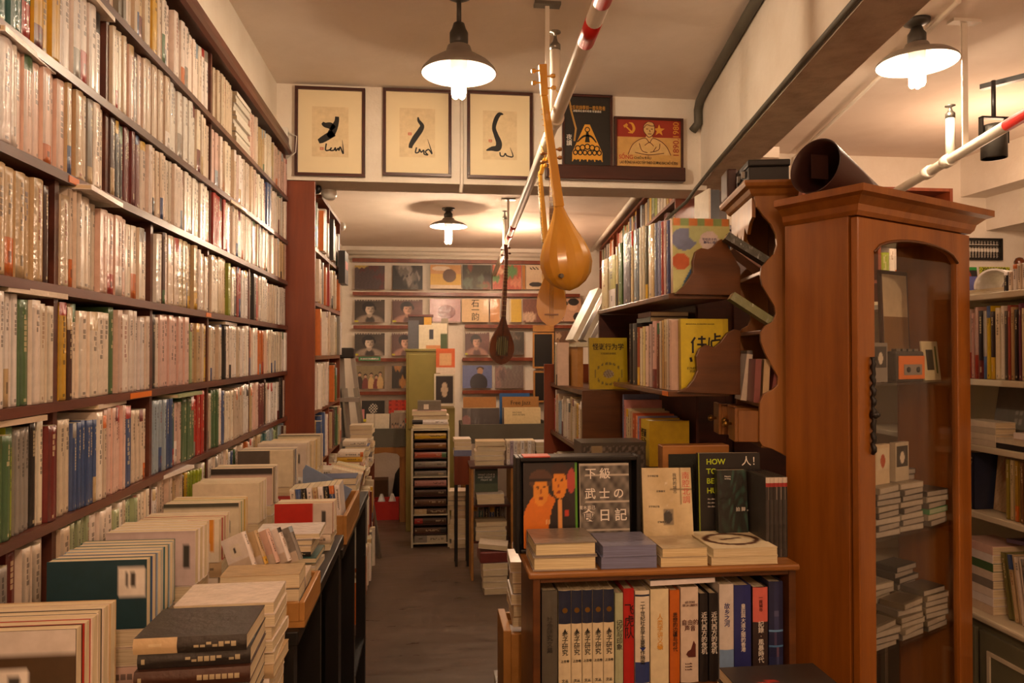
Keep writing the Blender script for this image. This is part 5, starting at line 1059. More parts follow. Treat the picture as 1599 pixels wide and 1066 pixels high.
# ================================================================ lutes hanging from the pipe
def lute(label, loc, rot, L, Wd, neck, mats, deep=1.0, ribs=9, frets=True):
    """Bowl towards -y, sound board +y, bottom at z=0."""
    t = thing('lute', label, 'lute', loc, 0, None); t.rotation_mode = 'ZYX'; t.rotation_euler = rot
    P = [(0, .02), (.03, .36), (.09, .66), (.18, .90), (.30, 1.0), (.42, .96), (.55, .80), (.70, .54), (.84, .32), (.94, .20), (1, .16)]
    m = MB(); tone = MAT[mats[0]]
    for k in range(ribs):
        vs = []
        for u, w_ in P:
            for j in (0, 1):
                a = math.pi * (k + j) / ribs; vs.append((Wd / 2 * w_ * math.cos(a), -Wd / 2 * w_ * deep * math.sin(a) - .0, u * L))
        m.add(vs, [(2 * i, 2 * i + 1, 2 * i + 3, 2 * i + 2)[::-1] for i in range(len(P) - 1)], smooth=True)
    m.build('bowl', mats[0], t)
    b = MB(); b.prism([(-Wd / 2 * w_, u * L) for u, w_ in P] + [(Wd / 2 * w_, u * L) for u, w_ in P[::-1]], 0, .004); b.build('sound_board', mats[1], t)
    n = MB(); w0, w1 = Wd * .09, Wd * .06; zt = L + neck
    n.add([(-w0, -.014, L * .96), (w0, -.014, L * .96), (w0, .008, L * .96), (-w0, .008, L * .96), (-w1, -.008, zt), (w1, -.008, zt), (w1, .006, zt), (-w1, .006, zt)], [(0, 3, 2, 1), (4, 5, 6, 7), (0, 1, 5, 4), (1, 2, 6, 5), (2, 3, 7, 6), (3, 0, 4, 7)]); n.build('neck', mats[0], t, bevel=.003)
    h = MB(); h.add([(-w1 * 1.1, -.010, zt), (w1 * 1.1, -.010, zt), (w1 * 1.1, .006, zt), (-w1 * 1.1, .006, zt), (-w1 * 1.3, -.035, zt + neck * .26), (w1 * 1.3, -.035, zt + neck * .26), (w1 * 1.3, -.018, zt + neck * .26), (-w1 * 1.3, -.018, zt + neck * .26)], [(0, 3, 2, 1), (4, 5, 6, 7), (0, 1, 5, 4), (1, 2, 6, 5), (2, 3, 7, 6), (3, 0, 4, 7)])
    hd = h.build('headstock', mats[0], t, bevel=.002)
    for i in range(4):
        s = -1 if i % 2 else 1; zz = zt + neck * (.06 + .05 * i); y = -.004 - .025 * (zz - zt) / (neck * .26)
        MB().tube([(0, y, zz), (s * .022, y, zz), (s * .030, y, zz), (s * .040, y, zz)], [.003, .003, .008, .006], 10).build('peg', mats[0], hd)
    if frets:
        for i in range(14): zz = L * 1.0 + neck * (1 - .945 ** i) * 1.7; MB().box(-w0, w0, .0075, .0095, zz, zz + .002).build('fret', 'string', t) if zz < zt else None
    s = MB()
    for k in (-1, 0, 1): s.tube([(k * .006, .009, L * .12), (k * .004, .010, zt)], .0006, 4)
    s.build('strings', 'steel', t); MB().box(-.025, .025, .004, .012, L * .17, L * .19).build('bridge', mats[0], t)
    MB().lathe([(.008, 0), (.007, .004), (.003, .010), (.008, .012), (.006, .016)], 12, X=Matrix.Translation((-Wd * .22, -Wd * .36 * deep, L * .17)) @ Matrix.Rotation(R(100), 4, 'X')).build('strap_button', 'steel', t)
    return t, zt
lp = ('lute', 'lute')
q = pipe_pt(2.36)
t, zt = lute('pear-shaped yellow lute hanging bowl towards the aisle, largest and lowest from the pipe', (.460, 2.40, 1.782), (R(0), R(-7.6), R(6)), .29, .178, .36, lp, .72)
o = MB().tube([(q.x - .02, 2.33, 2.42), (q.x, 2.33, 2.408), (q.x + .024, 2.335, 2.395), (q.x + .03, 2.335, 2.36), (q.x + .045, 2.33, 2.30), (q.x + .04, 2.33, 2.26)], .003, 6).build('knotted_string', 'string'); tag(o, 'knotted yellow string hanging from the pipe by the largest lute', 'cord')
t, zt = lute('yellow lute seen from the side, hanging behind the largest one', (.458, 2.80, 1.712), (R(0), R(-4), R(97)), .30, .15, .25, lp, .9)
t, zt = lute('lute with a reddish fretted neck showing between the two yellow ones', (.438, 2.64, 1.672), (0, R(0), R(172)), .24, .11, .34, ('oak', 'lute'), .7)
t, zt = lute('dark brown long-necked lute hanging before the record wall', (.492, 5.12, 1.49), (0, R(3), R(205)), .34, .20, .40, ('lutedark', 'lutedark'), .75)
MB().grid((-.05, .0045, .06), (.10, 0, 0), (0, 0, .14), 24, 30, lambda u, v: (C('#7d7448') if int(u * 12) % 2 else C('#3a3222')) if blob(u, v, .5, .5, .5, .5) else C('#4a2a16')).build('striped_panel', 'print', t, label='striped inlaid panel')

for y, pts, lab in ((2.80, [(.440, 2.786, 2.32), (.43, 2.786, 2.350), (.419, 2.786, 2.38), (.442, 2.786, 2.4035), (.466, 2.786, 2.38), (.455, 2.786, 2.35), (.442, 2.786, 2.32)], 'thin string loop holding the side-on yellow lute to the pipe'),
                    (5.12, [(.523, 5.147, 2.30), (.525, 5.147, 2.34), (.525, 5.147, 2.38), (.549, 5.147, 2.4035), (.573, 5.147, 2.38), (.55, 5.147, 2.34), (.525, 5.147, 2.30)], 'thin string loop holding the dark lute to the pipe')):
    o = MB().tube(pts, .0022, 6).build('knotted_string', 'string'); tag(o, lab, 'string')

o = MB().box(.93, 1.42, 2.80, 3.15, .06, 2.06).box(.93, 1.42, 2.81, 3.15, 0, .0599).box(.92, 1.43, 2.79, 3.16, 2.0601, 2.08).box(.96, 1.16, 2.788, 2.7999, .12, 2.0).box(1.19, 1.39, 2.788, 2.7999, .12, 2.0).build('dark_gap_filler', 'mahog', bevel=.003); tag(o, 'tall dark wooden cupboard in the gap behind the scalloped shelf', 'cupboard')  # made-up dark block, added so the gap reads dark instead of bright wall
o = MB().box(1.11, 1.118, 2.84, 3.0, 2.081, 2.235, C('#d8cbb8')).box(1.1181, 1.155, 2.84, 3.0, 2.081, 2.23, C('#3a4048')).box(1.1551, 1.185, 2.84, 3.0, 2.081, 2.225, C('#3a2a26')).build('binder', 'print'); tag(o, 'dark binder with a white edge standing on the dark cupboard', 'binder')
# ================================================================ the back room: record wall, bins, tower, cabinet
def soft(u, v, cx, cy, rx, ry, k=.35):
    d = ((u - cx) / rx) ** 2 + ((v - cy) / ry) ** 2; t = max(0.0, min(1.0, (1 + k - d) / (2 * k))); return t * t * (3 - 2 * t)
def faceman(seed, tone=True):
    """A photographic head and shoulders portrait."""
    r = random.Random(seed); hx = r.uniform(.44, .56); hy = r.uniform(.54, .60); turn = r.choice((-1, 1)) * r.uniform(.02, .05)
    dark, mid, skin, hair = (C('#15110f'), C('#5a4c42'), C('#d9c3ae'), C('#0f0c0b')) if tone else (C('#3a2423'), C('#8a5c54'), C('#d9a88e'), C('#1e1110'))
    g = random.Random(seed + 1); grain = [g.uniform(-.06, .06) for _ in range(997)]
    def fn(u, v):
        c = mix(dark, mid, .25 + .5 * max(0, 1 - abs(v - .6) * 1.5) * (u if turn > 0 else 1 - u))
        c = mix(c, mix(mid, skin, .35), soft(u, v, hx, -.02, .46, .34)); c = mix(c, mix(dark, mid, .3), soft(u, v, hx + .02, .02, .16, .26, .5))
        c = mix(c, mix(skin, dark, .45), soft(u, v, hx, hy - .22, .09, .16)); c = mix(c, hair, soft(u, v, hx - turn, hy + .09, .215, .25, .15))
        c = mix(c, mix(skin, dark, max(0, min(.75, .12 + (u - hx) * 4.5 * (1 if turn > 0 else -1)))), soft(u, v, hx + turn * .5, hy - .02, .155, .215, .15))
        c = mix(c, hair, soft(u, v, hx - turn, hy + .19, .20, .085, .4))
        for s_ in (-1, 1):
            c = mix(c, hair, .85 * soft(u, v, hx + turn + s_ * .065, hy + .015, .034, .016, .8)); c = mix(c, hair, .7 * soft(u, v, hx + turn + s_ * .065, hy + .055, .045, .010, .8))
            c = mix(c, hair, soft(u, v, hx + turn * .4 + s_ * .175, hy + .05, .035, .09, .5))
        c = mix(c, dark, .45 * soft(u, v, hx + turn * 1.6, hy - .05, .018, .05, .8)); c = mix(c, mix(dark, C('#6a3a30'), .5), .8 * soft(u, v, hx + turn * 1.2, hy - .115, .055, .014, .8))
        if v > .94 and u < .9 and int(u * 34) % 3: c = C('#a89888')
        if u < .12 and v < .07: c = C('#c9c02a')
        k = 1 + grain[(int(u * 60) * 61 + int(v * 60)) % 997] * 2; return tuple(max(0, min(1, x * k)) for x in c)
    return fn
def marks(cs, n, seed):
    r = random.Random(seed); bl = [(r.random(), r.random(), r.uniform(.08, .28), r.uniform(.08, .28), C(r.choice(cs))) for _ in range(n)]; bg = C(cs[0])
    def fn(u, v):
        c = bg
        for cx, cy, rx, ry, cc in bl:
            c = mix(c, cc, .9 * soft(u, v, cx, cy, rx, ry * (1 + .3 * math.sin(u * 40 + cx * 9)), .5))
        k = 1 + .18 * math.sin(u * 47 + 3 * math.sin(v * 31)) * math.sin(v * 53); return tuple(min(1, x * k) for x in c)
    return fn
def people(seed, bg, cs):
    r = random.Random(seed); ps = [(.15 + .18 * i + r.uniform(-.03, .03), r.uniform(.50, .66), C(r.choice(cs))) for i in range(5)]
    def fn(u, v):
        c = bg if v > .3 else mix(bg, C('#2a211c'), .4)
        for x, hy, cc in ps:
            if blob(u, v, x, hy - .40, .11, .34): c = cc
            if blob(u, v, x, hy + .05, .06, .075): c = C('#3a2a22')
            if blob(u, v, x, hy, .05, .065): c = C('#c49a7c')
        return c
    return fn
def sun(u, v): return C('#7d3430') if blob(u, v, .55, .45, .29, .29) else C('#c9a0a4') if v > .05 else C('#a88c84')
def landscape(u, v):
    if v < .16: return C('#e0c9a8')
    if blob(u, v, .62, .55, .22, .28): return C('#6a4a34')
    return C('#d8ae48') if v < .62 else C('#e6cfb4') if blob(u, v, .35, .85, .3, .1) else C('#cf9a5a')
REC = [  # x0, x1, y0, y1, painter, label
 (554, 601, 406, 452, marks(['#4a3a3c', '#6f8a8a', '#c9a85a', '#5a2a2c', '#8a7a78'], 9, 1), 'mottled purple and teal record sleeve at the start of the top row'),
 (613, 660, 406, 452, marks(['#1f1c1c', '#6a625c', '#3a3432', '#9a9088'], 22, 2), 'black and grey crowded record sleeve, top row'),
 (672, 720, 405, 451, landscape, 'yellow record sleeve with white lower edge and a dark figure, top row'),
 (722, 767, 405, 452, marks(['#3c3a2c', '#6a6a4a', '#8a4a34', '#2a2620', '#5a6a5a'], 14, 4), 'dark green record sleeve of tangled shapes, top row'),
 (769, 814, 405, 452, marks(['#b8543a', '#d88a6a', '#5a2a30', '#e0b090', '#3a8a4a'], 8, 5), 'red sunset record sleeve half behind the dark lute'),
 (815, 820, 405, 452, lambda u, v: C('#b5752c'), 'narrow orange sleeve edge in the top row'),
 (821, 846, 405, 452, lambda u, v: C('#2a2624') if blob(u, v, .6, .2, .4, .10) or (.25 < u < .8 and .8 < v < .93 and math.sin(u * 30 + v * 50) > 0) else C('#d6bfa0'), 'cream record sleeve with black brush drawing, top row'),
 (554, 601, 459, 503, faceman(11), 'black and white portrait sleeve of a man with raised brow, second row'),
 (613, 660, 459, 503, faceman(12, False), 'brown portrait sleeve of a face turned aside, second row'),
 (671, 719, 458, 504, sun, 'pink record sleeve with a dark red disc, second row'),
 (721, 763, 458, 503, lambda u, v: C('#dcb884'), 'tan record sleeve with two large brush characters, second row'),
 (765, 780, 458, 503, lambda u, v: C('#cc8a3c'), 'plain orange sleeve behind the lute neck, second row'),
 (795, 814, 458, 503, lambda u, v: C('#d3ae2c') if u > .15 else C('#d9c9a4'), 'plain yellow sleeve beside the lute neck, second row'),
 (816, 862, 458, 503, marks(['#7a4a3a', '#a87a62', '#d0b094', '#5a2e26'], 12, 9), 'reddish brown record sleeve under the hanging lutes'),
 (865, 907, 457, 502, lambda u, v: C('#2e2622') if blob(u, v, .72, .85, .2, .16) or blob(u, v, .9, .2, .2, .2) or (u < .35 and math.sin(u * 60) * math.sin(v * 50) > .2) else C('#e2b894') if blob(u, v, .68, .65, .17, .2) else C('#cfa384'), 'cream record sleeve with a laughing woman, end of the second row'),
 (554, 601, 511, 555, faceman(16), 'black and white portrait sleeve of a young man in dark jacket, third row'),
 (612, 652, 511, 555, faceman(17, False), 'dim portrait sleeve half hidden by the olive cabinet, third row'),
 (726, 764, 510, 554, faceman(18, False), 'pinkish portrait sleeve of a young man with parted hair, third row'),
 (773, 818, 509, 554, marks(['#3f3830', '#5a5044', '#2a2622', '#7a6a5a'], 12, 19), 'dark grey record sleeve behind the dark lute body, third row'),
 (866, 905, 508, 554, marks(['#6a4a34', '#a07a5a', '#c9a884', '#3a2a20'], 9, 20), 'brown record sleeve beyond the chalkboards, third row'),
 (556, 601, 562, 607, people(21, C('#8a7a5a'), ['#a85a4a', '#d0b07a', '#3a2e28', '#7a3a34']), 'group photograph record sleeve with people in robes, fourth row'),
 (612, 652, 562, 606, marks(['#33302c', '#5a6a6a', '#a89a84', '#c08a4a'], 9, 22), 'grey blue record sleeve half behind the olive cabinet, fourth row'),
 (722, 768, 561, 606, lambda u, v: C('#2f2a30') if blob(u, v, .55, .22, .3, .42) else C('#b58a68') if blob(u, v, .6, .74, .1, .15) else C('#4a3a30') if blob(u, v, .6, .86, .13, .08) else C('#6a74a4'), 'blue record sleeve of a man in a dark coat, fourth row'),
 (773, 817, 561, 606, marks(['#7a6a64', '#8f9a8c', '#9a7a74', '#6a5a58'], 8, 24), 'faded grey and pink record sleeve, fourth row'),
 (565, 601, 616, 658, lambda u, v: C('#d9cf2a') if v < .13 else (C('#c9bfae') if blob(u, v, .5, .62, .2, .24) and math.sin(u * 50) * math.sin(v * 44) > 0 else C('#d88a8a') if u < .12 and v < .6 else C('#2b2724')), 'black record sleeve with yellow strip and white emblem, lowest row'),
 (607, 648, 615, 660, lambda u, v: C('#d8391c') if not (v > .45 and math.sin(u * 26) > .3 and math.sin(v * 34) > 0) else C('#a82814'), 'bright red record sleeve with darker red letters, lowest row')]
YR = 7.70
for (x0, x1, y0, y1, fn, lab) in REC:
    a = PY(x0, y1, YR - .03); b = PY(x1, y0 + 9, YR - .03); w_, h = b.x - a.x, b.z - a.z; nx = max(6, int(60 * w_ / .3))
    o = MB().box(0, w_, 0, .006, 0, h, C('#d8cbb8')).grid((.0005, -.0004, .0005), (w_ - .001, 0, 0), (0, 0, h - .001), nx, 60, fn).build('record_sleeve', 'sleeve', loc=(a.x, YR - .036, a.z + .001), rot=(R(-4), 0, 0)); o.location.y -= .022
    tag(o, lab, 'record', 'records on the far wall')
    if 'brush characters' in lab: text('石\n一\n韵', .088, 'ink', o, (w_ * .5, -.001, h * .5), (R(90), 0, 0), 'cover_characters', spacing=.8, maxw=w_ * .5)
    if 'bright red' in lab: text('CITA\nJOICE', .07, 'redink', o, (w_ * .52, -.001, h * .66), (R(90), 0, 0), 'cover_title', maxw=w_ * .8)
for i, (x0, x1, y) in enumerate(((550, 850, 405.5), (551, 905, 457.5), (552, 640, 509.5), (726, 905, 508.5), (553, 640, 561), (722, 862, 560), (558, 640, 613), (722, 860, 611), (558, 655, 666))):
    a = PY(x0, y, YR - .06); b = PY(x1, y, YR - .06)
    if i == 0: o = MB().box(a.x, b.x, YR - .05, YF - .003, a.z - .018, a.z + .018).build('record_rail', 'panel')
    else: o = MB().box(a.x, b.x, YR - .075, YF - .003, a.z - .022, a.z - .004).box(a.x, b.x, YR - .083, YR - .0755, a.z - .022, a.z + .012).build('record_rail', 'panel')
    tag(o, ['dark red rail above the top row of records', 'dark red rail under the top row of records', 'dark red rail under the second row, before the olive cabinet', 'dark red rail under the second row, beyond the olive cabinet', 'dark red rail under the third row, before the olive cabinet', 'dark red rail under the third row, beyond the olive cabinet', 'dark red rail under the group photograph sleeve', 'dark red rail under the blue sleeve', 'dark red rail under the lowest sleeves, behind the bin by the ladder'][i], 'rail', 'record rails on the far wall')
p = PY(577, 560, 7.6); o = MB().box(-.11, .11, -.002, .002, -.02, .02, C('#3f8a5a')).box(-.09, .09, -.003, -.0021, -.008, .008, C('#e6e0d0')).build('price_sign', 'print', loc=(p.x, 7.612, p.z)); tag(o, 'green paper strip with white centre on the rail under the young man sleeve', 'sign')
text('港台唱片 八折', .03, 'darkgrey', o, (0, -.0035, 0), (R(90), 0, 0), 'sign_writing', maxw=.17)
for (x0, x1, y0, y1, lab) in ((832, 865, 519, 575, 'black board in a pine frame between the records, upper one'), (833, 864, 579, 628, 'black board in a pine frame between the records, lower one')):
    a = PY(x0, y1, 7.6); b = PY(x1, y0, 7.6); W, H = b.x - a.x, b.z - a.z; t = thing('framed_chalkboard', lab, 'board', (a.x, 7.605, a.z), 0, 'framed black boards')
    MB().box(.018, W - .018, .004, .012, .018, H - .018).build('board', 'black', t)
    m = MB(); m.box(0, W, 0, .014, 0, .018).box(0, W, 0, .014, H - .018, H).box(0, .018, 0, .014, .018, H - .018).box(W - .018, W, 0, .014, .018, H - .018); m.build('frame', 'pine', t)
a = PY(832, 518, 7.6); b = PY(865, 508, 7.6); o = MB().box(a.x, b.x, 7.59, 7.62, a.z + .003, b.z).build('pine_strip', 'pine'); tag(o, 'pine strip above the upper black board', 'strip')
# record bins
def bin_(x0, x1, y0, y1, z0, zf, label):
    t = thing('record_bin', label, 'bin', ((x0 + x1) / 2, y0, 0))
    worldpart(MB().box(x0, x1, y0, y0 + .02, z0, zf), 'front_board', 'bin', t, .003); worldpart(MB().box(x0, x1, y1 - .02, y1, z0, zf), 'back_board', 'bin', t)
    for xx in (x0, x1 - .018): worldpart(MB().box(xx, xx + .018, y0 + .0205, y1 - .0205, z0, zf), 'side_board', 'bin', t)
    worldpart(MB().box(x0 + .0185, x1 - .0185, y0 + .0205, y1 - .0205, z0, z0 + .02), 'bottom', 'bin', t)
    for xx in (x0 + .02, x1 - .08):
        for yy in (y0 + .02, y1 - .08): worldpart(MB().box(xx, xx + .06, yy, yy + .06, 0, z0 - .0005), 'leg', 'old', t, .004)
    return t
bin_(.285, 1.12, 6.9, 7.35, .72, .90, 'grey green record bin below the blue record sleeve')
bin_(-.62, -.20, 6.9, 7.35, .70, .87, 'grey green record bin on carved legs by the step ladder')
t = MB().prism([(-.62, .699), (-.20, .699), (-.20, .62), (-.26, .60), (-.30, .64), (-.41, .655), (-.52, .64), (-.56, .60), (-.62, .62)], 6.875, 6.897); o = t.build('carved_apron', 'old'); tag(o, 'carved wooden apron under the record bin by the step ladder', 'apron')
def bins_rec(x0, w_, y, z, col, fn, lab, h=.31, lean=8, grp='records in the bins'):
    o = MB().box(0, w_, 0, .008, 0, h, col).grid((.0005, -.0005, .0005), (w_ - .001, 0, 0), (0, 0, h - .001), 30, 30, fn or (lambda u, v: col)).build('binned_record', 'sleeve', loc=(x0, y, z + .002), rot=(R(-lean), 0, 0)); return tag(o, lab, 'record', grp)
bins_rec(.305, .35, 6.935, .741, C('#3a302c'), lambda u, v: C('#7a4a44') if blob(u, v, .1, .6, .12, .2) else C('#8a8aa0') if blob(u, v, .8, .42, .06, .07) else C('#413632'), 'dark record sleeve at the front of the bin below the blue sleeve', .305)
o = bins_rec(.70, .35, 6.935, .741, C('#d8c394'), lambda u, v: (C('#3a2a20') if blob(u, v, .5, .22, .06, .11) else C('#b08a64') if blob(u, v, .5, .14, .12, .10) else C('#7d6a4c')) if blob(u, v, .5, .1, .36, .28) else C('#d8c394'), 'cream record sleeve with an oval portrait at the bin front', .31)
text('ARCHIVE\nARM PETERS', .022, 'darkgrey', o, (.08, -.001, .25), (R(90), 0, 0), 'cover_title', 'LEFT')
for i in range(8):
    cl = ['#cdb894', '#5a4a40', '#b89a6a', '#8a7a6a', '#c9b89a', '#3a3430', '#a88c64', '#d0c0a0'][i]
    bins_rec(.305 + .39 * (i % 2), .35, 6.99 + .03 * (i // 2), .741, C(cl), None, f'{["tan", "brown", "ochre", "grey", "beige", "black", "khaki", "ivory"][i]} record sleeve standing behind the front one in the bin', .30, 5)
for i, (x0, w_, c, lab, tx) in enumerate(((.32, .32, '#a8743c', 'brown cardboard divider in the record bin, blank', None), (.70, .36, '#a9783e', 'brown cardboard divider with handwriting in the record bin', 'Free Jazz'))):
    o = MB().box(0, w_, 0, .003, 0, .40, C(c)).build('divider_card', 'cloth', loc=(x0, 7.13, .742), rot=(R(-4), 0, 0)); tag(o, lab, 'divider', 'record bin dividers')
    if tx: text(tx, .055, 'ink', o, (w_ * .5, -.001, .34), (R(90), 0, 0), 'handwriting')
o = MB().box(0, .30, 0, .012, 0, .43, C('#2f5f9a')).build('blue_folder', 'print', loc=(.68, 7.20, .742), rot=(R(-3), 0, 0)); tag(o, 'blue folder edge rising behind the handwritten divider', 'folder')
o = bins_rec(-.59, .215, 6.94, .722, C('#d8c8b0'), lambda u, v: C('#bfae96') if abs(u - .35) < .03 or abs(v - .5) < .02 else C('#d9cbb4'), 'cream wrapped record sleeve in the bin by the ladder', .28)
o = bins_rec(-.365, .135, 6.94, .722, C('#cfc2ae'), people(41, C('#a08a74'), ['#6a4a3c', '#3a2a24', '#b89a7c']), 'group portrait record sleeve in the bin by the ladder', .29)
o = MB().box(0, .125, 0, .01, 0, .075, C('#e6dcc8')).build('title_card', 'print', loc=(-.335, 6.99, .955)); tag(o, 'white card with hand lettering above the group portrait sleeve', 'card'); text('LIVE & FREE', .03, 'ink', o, (.062, -.001, .04), (R(90), 0, 0), 'card_writing', maxw=.11)
for i in range(4): bins_rec(-.595 + .19 * (i % 2), .17, 7.02 + .05 * (i // 2), .722, C(['#8a6a4c', '#5a4c44', '#b8a488', '#3a3430'][i]), None, f'{["brown", "grey", "beige", "black"][i]} record sleeve at the back of the bin by the ladder', .27, 4)
t = thing('red_crate', 'red plastic crate of wrapped things under the carved record bin', 'crate', (-.41, 7.15, 0))
MB().box(-.12, .12, -.12, .12, 0, .012).build('bottom', 'redink', t)
for a in ((-.12, .12, -.12, -.11), (-.12, .12, .11, .12), (-.12, -.11, -.11, .11), (.11, .12, -.11, .11)): MB().box(*a, .0125, .17).build('side', 'redink', t)
for i in range(4): o = MB().lathe([(.01, 0), (.036, .02), (.047, .08), (.03, .15), (.012, .20)], 14).build('wrapped_bundle', 'sleeve', loc=(-.461 + .102 * (i % 2), 7.099 + .102 * (i // 2), .0135)); tag(o, f'clear plastic bundle inside the red crate, {ORD[i]} counted from the aisle end', 'bundle', 'bundles in the red crate')
o = MB().box(-.10, .08, -.1, .1, 0, .30, C('#6a4a2a')).build('cardboard_box', 'cloth', loc=(-.50, 7.55, 0)); tag(o, 'brown cardboard box under the carved record bin by the ladder', 'box')
for i, (x, h, s) in enumerate(((-.27, .46, .10),)):
    o = MB().lathe([(.02, 0), (s, .03), (s * 1.05, h * .4), (s * .8, h * .75), (s * .3, h * .92), (s * .35, h)], 16).build('black_bag', 'black', loc=(x, 7.56, .0)); tag(o, ['tied black bag under the carved record bin, by the ladder', 'tied black bag under the carved record bin, by the olive cabinet'][i], 'bag')
# white tower of drawers-like slots
t = thing('white_tower', 'narrow cream tower shelf of flat boxed books standing on the floor mid aisle', 'shelf', (.0, 6.0, 0))
TX0, TX1, TH = -.150, .160, .955
for xx in (TX0, TX1 - .016): worldpart(MB().box(xx, xx + .016, 6.0, 6.26, 0, TH), 'side_panel', 'cream', t, .002)
worldpart(MB().box(TX0 + .0165, TX1 - .0165, 6.25, 6.26, 0, TH), 'back_panel', 'black', t)
nz = 12; slots = [.03 + k * (TH - .03 - .012) / nz for k in range(nz + 1)]
for k, z in enumerate(slots): worldpart(MB().box(TX0 + .0165, TX1 - .0165, 6.002, 6.249, z, z + .008), 'shelf', 'cream' if k in (0, 3, 7, nz) else 'mahog', t)
tc = ['#c9bfa8', '#5a3a24', '#4f3322', '#56371f', '#6a4a34', '#4a3020', '#c08a84', '#7d7468', '#9a9284', '#b8583c', '#8a5a28', '#6a6f9a']; tn = ['cream', 'brown', 'dark brown', 'walnut brown', 'tan brown', 'coffee brown', 'pink', 'grey', 'silver grey', 'red orange', 'ochre', 'blue']
for k in range(nz):
    c = C(tc[k]); th = .042 if k else .055
    if k == 11: c = C('#c9a01c')
    o = cover_book('boxed_book', f'{tn[k] if k != 11 else "yellow"} boxed book lying flat in the cream tower, {ordn(k)} slot up', 'book', 'flat books in the cream tower', th, .255, .18, c, seed=k)
    put(o, (th, .255, .18), (.005, 6.018 + .09, slots[k] + .0088 + th / 2), flat(0))
pile(.005, 6.02, .29, .20, TH + .001, 1.10, .036, cols('cream,white,ivory,pale pink'), 'on the cream tower', 0, .01, 'books on the cream tower', None, 'print', 501)
o = MB().box(-.10, .09, 0, .14, 0, .075, C('#6f675c')).box(-.05, -.01, -.001, -.0001, .01, .05, C('#d8d0c0')).build('grey_box', 'print', loc=(.0, 6.06, 1.101)); tag(o, 'grey box with white label on the pile topping the cream tower', 'box')
pile(.235, 5.95, .15, .16, .0, .46, .04, cols('cream,ivory,cream,white,tan,cream,cream,ivory,cream,grey,tan'), 'on the floor beside the cream tower', 0, .012, 'floor pile beside the cream tower', True, 'print', 502)
# olive cabinet
t = thing('olive_cabinet', 'olive green painted cabinet behind the cream tower', 'cabinet', (-.02, 6.55, 0))
MB().box(-.19, .11, 0, .3, 0, 1.585).build('body', 'olive', t, bevel=.004); MB().box(-.20, .12, -.012, .31, 1.586, 1.605).build('top_board', 'olive', t, bevel=.003)
MB().box(-.17, .09, -.008, -.0003, .9, 1.56).build('door', 'olive', t, bevel=.004); MB().box(.1105, .24, .02, .3, 0, 1.08).build('lower_cupboard', 'olive', t, bevel=.004)
def sbox(name, x0, x1, y0, y1, Y, th, c, lab, fn=None, z=None, cat='book', mat='print'):
    a = PY(x0, y1, Y); b = PY(x1, y0, Y); z0 = a.z if z is None else z; m = MB().box(0, b.x - a.x, 0, th, 0, b.z - z0, c)
    if fn: m.grid((.001, -.0006, .001), (b.x - a.x - .002, 0, 0), (0, 0, b.z - z0 - .002), 20, 24, fn)
    return tag(m.build(name, mat, loc=(a.x, Y, z0)), lab, cat)
zo = 1.6055
sbox('cabinet_top_book', 637, 654, 500, 546, 6.60, .03, C('#5a5a60'), 'grey blue book standing on the olive cabinet', None, zo)
sbox('cabinet_top_book', 654, 688, 507, 546, 6.57, .03, C('#d8cbb0'), 'cream book with a dark figure standing on the olive cabinet', lambda u, v: C('#3a3a44') if .45 < u < .7 and .4 < v < .8 else C('#c98a5a') if v < .15 and u > .3 else C('#d8cbb0'), zo)
sbox('cabinet_top_book', 662, 674, 495, 505, 6.64, .04, C('#c9972c'), 'yellow book peeking over the cream one on the olive cabinet', None, zo)
sbox('cabinet_top_book', 689, 700, 497, 543, 6.66, .04, C('#8a7c6a'), 'brown jar-like book at the back of the olive cabinet', None, zo)
o = MB().box(-.19, .02, .14, .26, 0, .29, C('#3a2a24')).box(-.20, .03, .13, .27, .291, .31, C('#5a2a20')).build('dark_box', 'print', loc=(0, 6.55, zo)); tag(o, 'dark box with a maroon lid behind the books on the olive cabinet', 'box')
o = MB().box(0, .14, 0, .03, 0, .23, C('#5e6a4a')).grid((.001, -.0006, .001), (.138, 0, 0), (0, 0, .228), 12, 16, lambda u, v: C('#d8ccb4') if v > .62 or u < .25 else C('#4a5a3a')).build('cabinet_top_book', 'print', loc=(.10, 6.58, 1.42), rot=(0, R(6), 0)); o.location = (-.005 + .105, 6.585, zo - .0)
o.rotation_euler = (0, 0, 0); o.scale = (.15, 1, 1); o.scale = (1, 1, 1); o.location = (.0175 - .005, 6.62, zo); tag(o, 'green and white book standing at the far edge of the olive cabinet', 'book')
sbox('orange_print', 681, 711, 544, 583, 6.42, .012, C('#d06a34'), 'orange print with pale square hanging on the olive cabinet', lambda u, v: C('#d8a878') if .15 < u < .85 and .3 < v < .8 else C('#dccbb8') if v < .25 else C('#cf6030'), cat='picture')
sbox('photo_frame', 678, 711, 584, 626, 6.40, .012, C('#d8cbb4'), 'dark photograph of a seated player in a pale frame below the orange print', lambda u, v: C('#d8cbb4') if u < .07 or u > .93 or v < .05 or v > .95 else C('#b8a088') if blob(u, v, .5, .5, .16, .22) else C('#2a2220'), 1.105, cat='picture')
for nm in ('orange_print', 'photo_frame'): bpy.data.objects[nm].location.y = 6.525
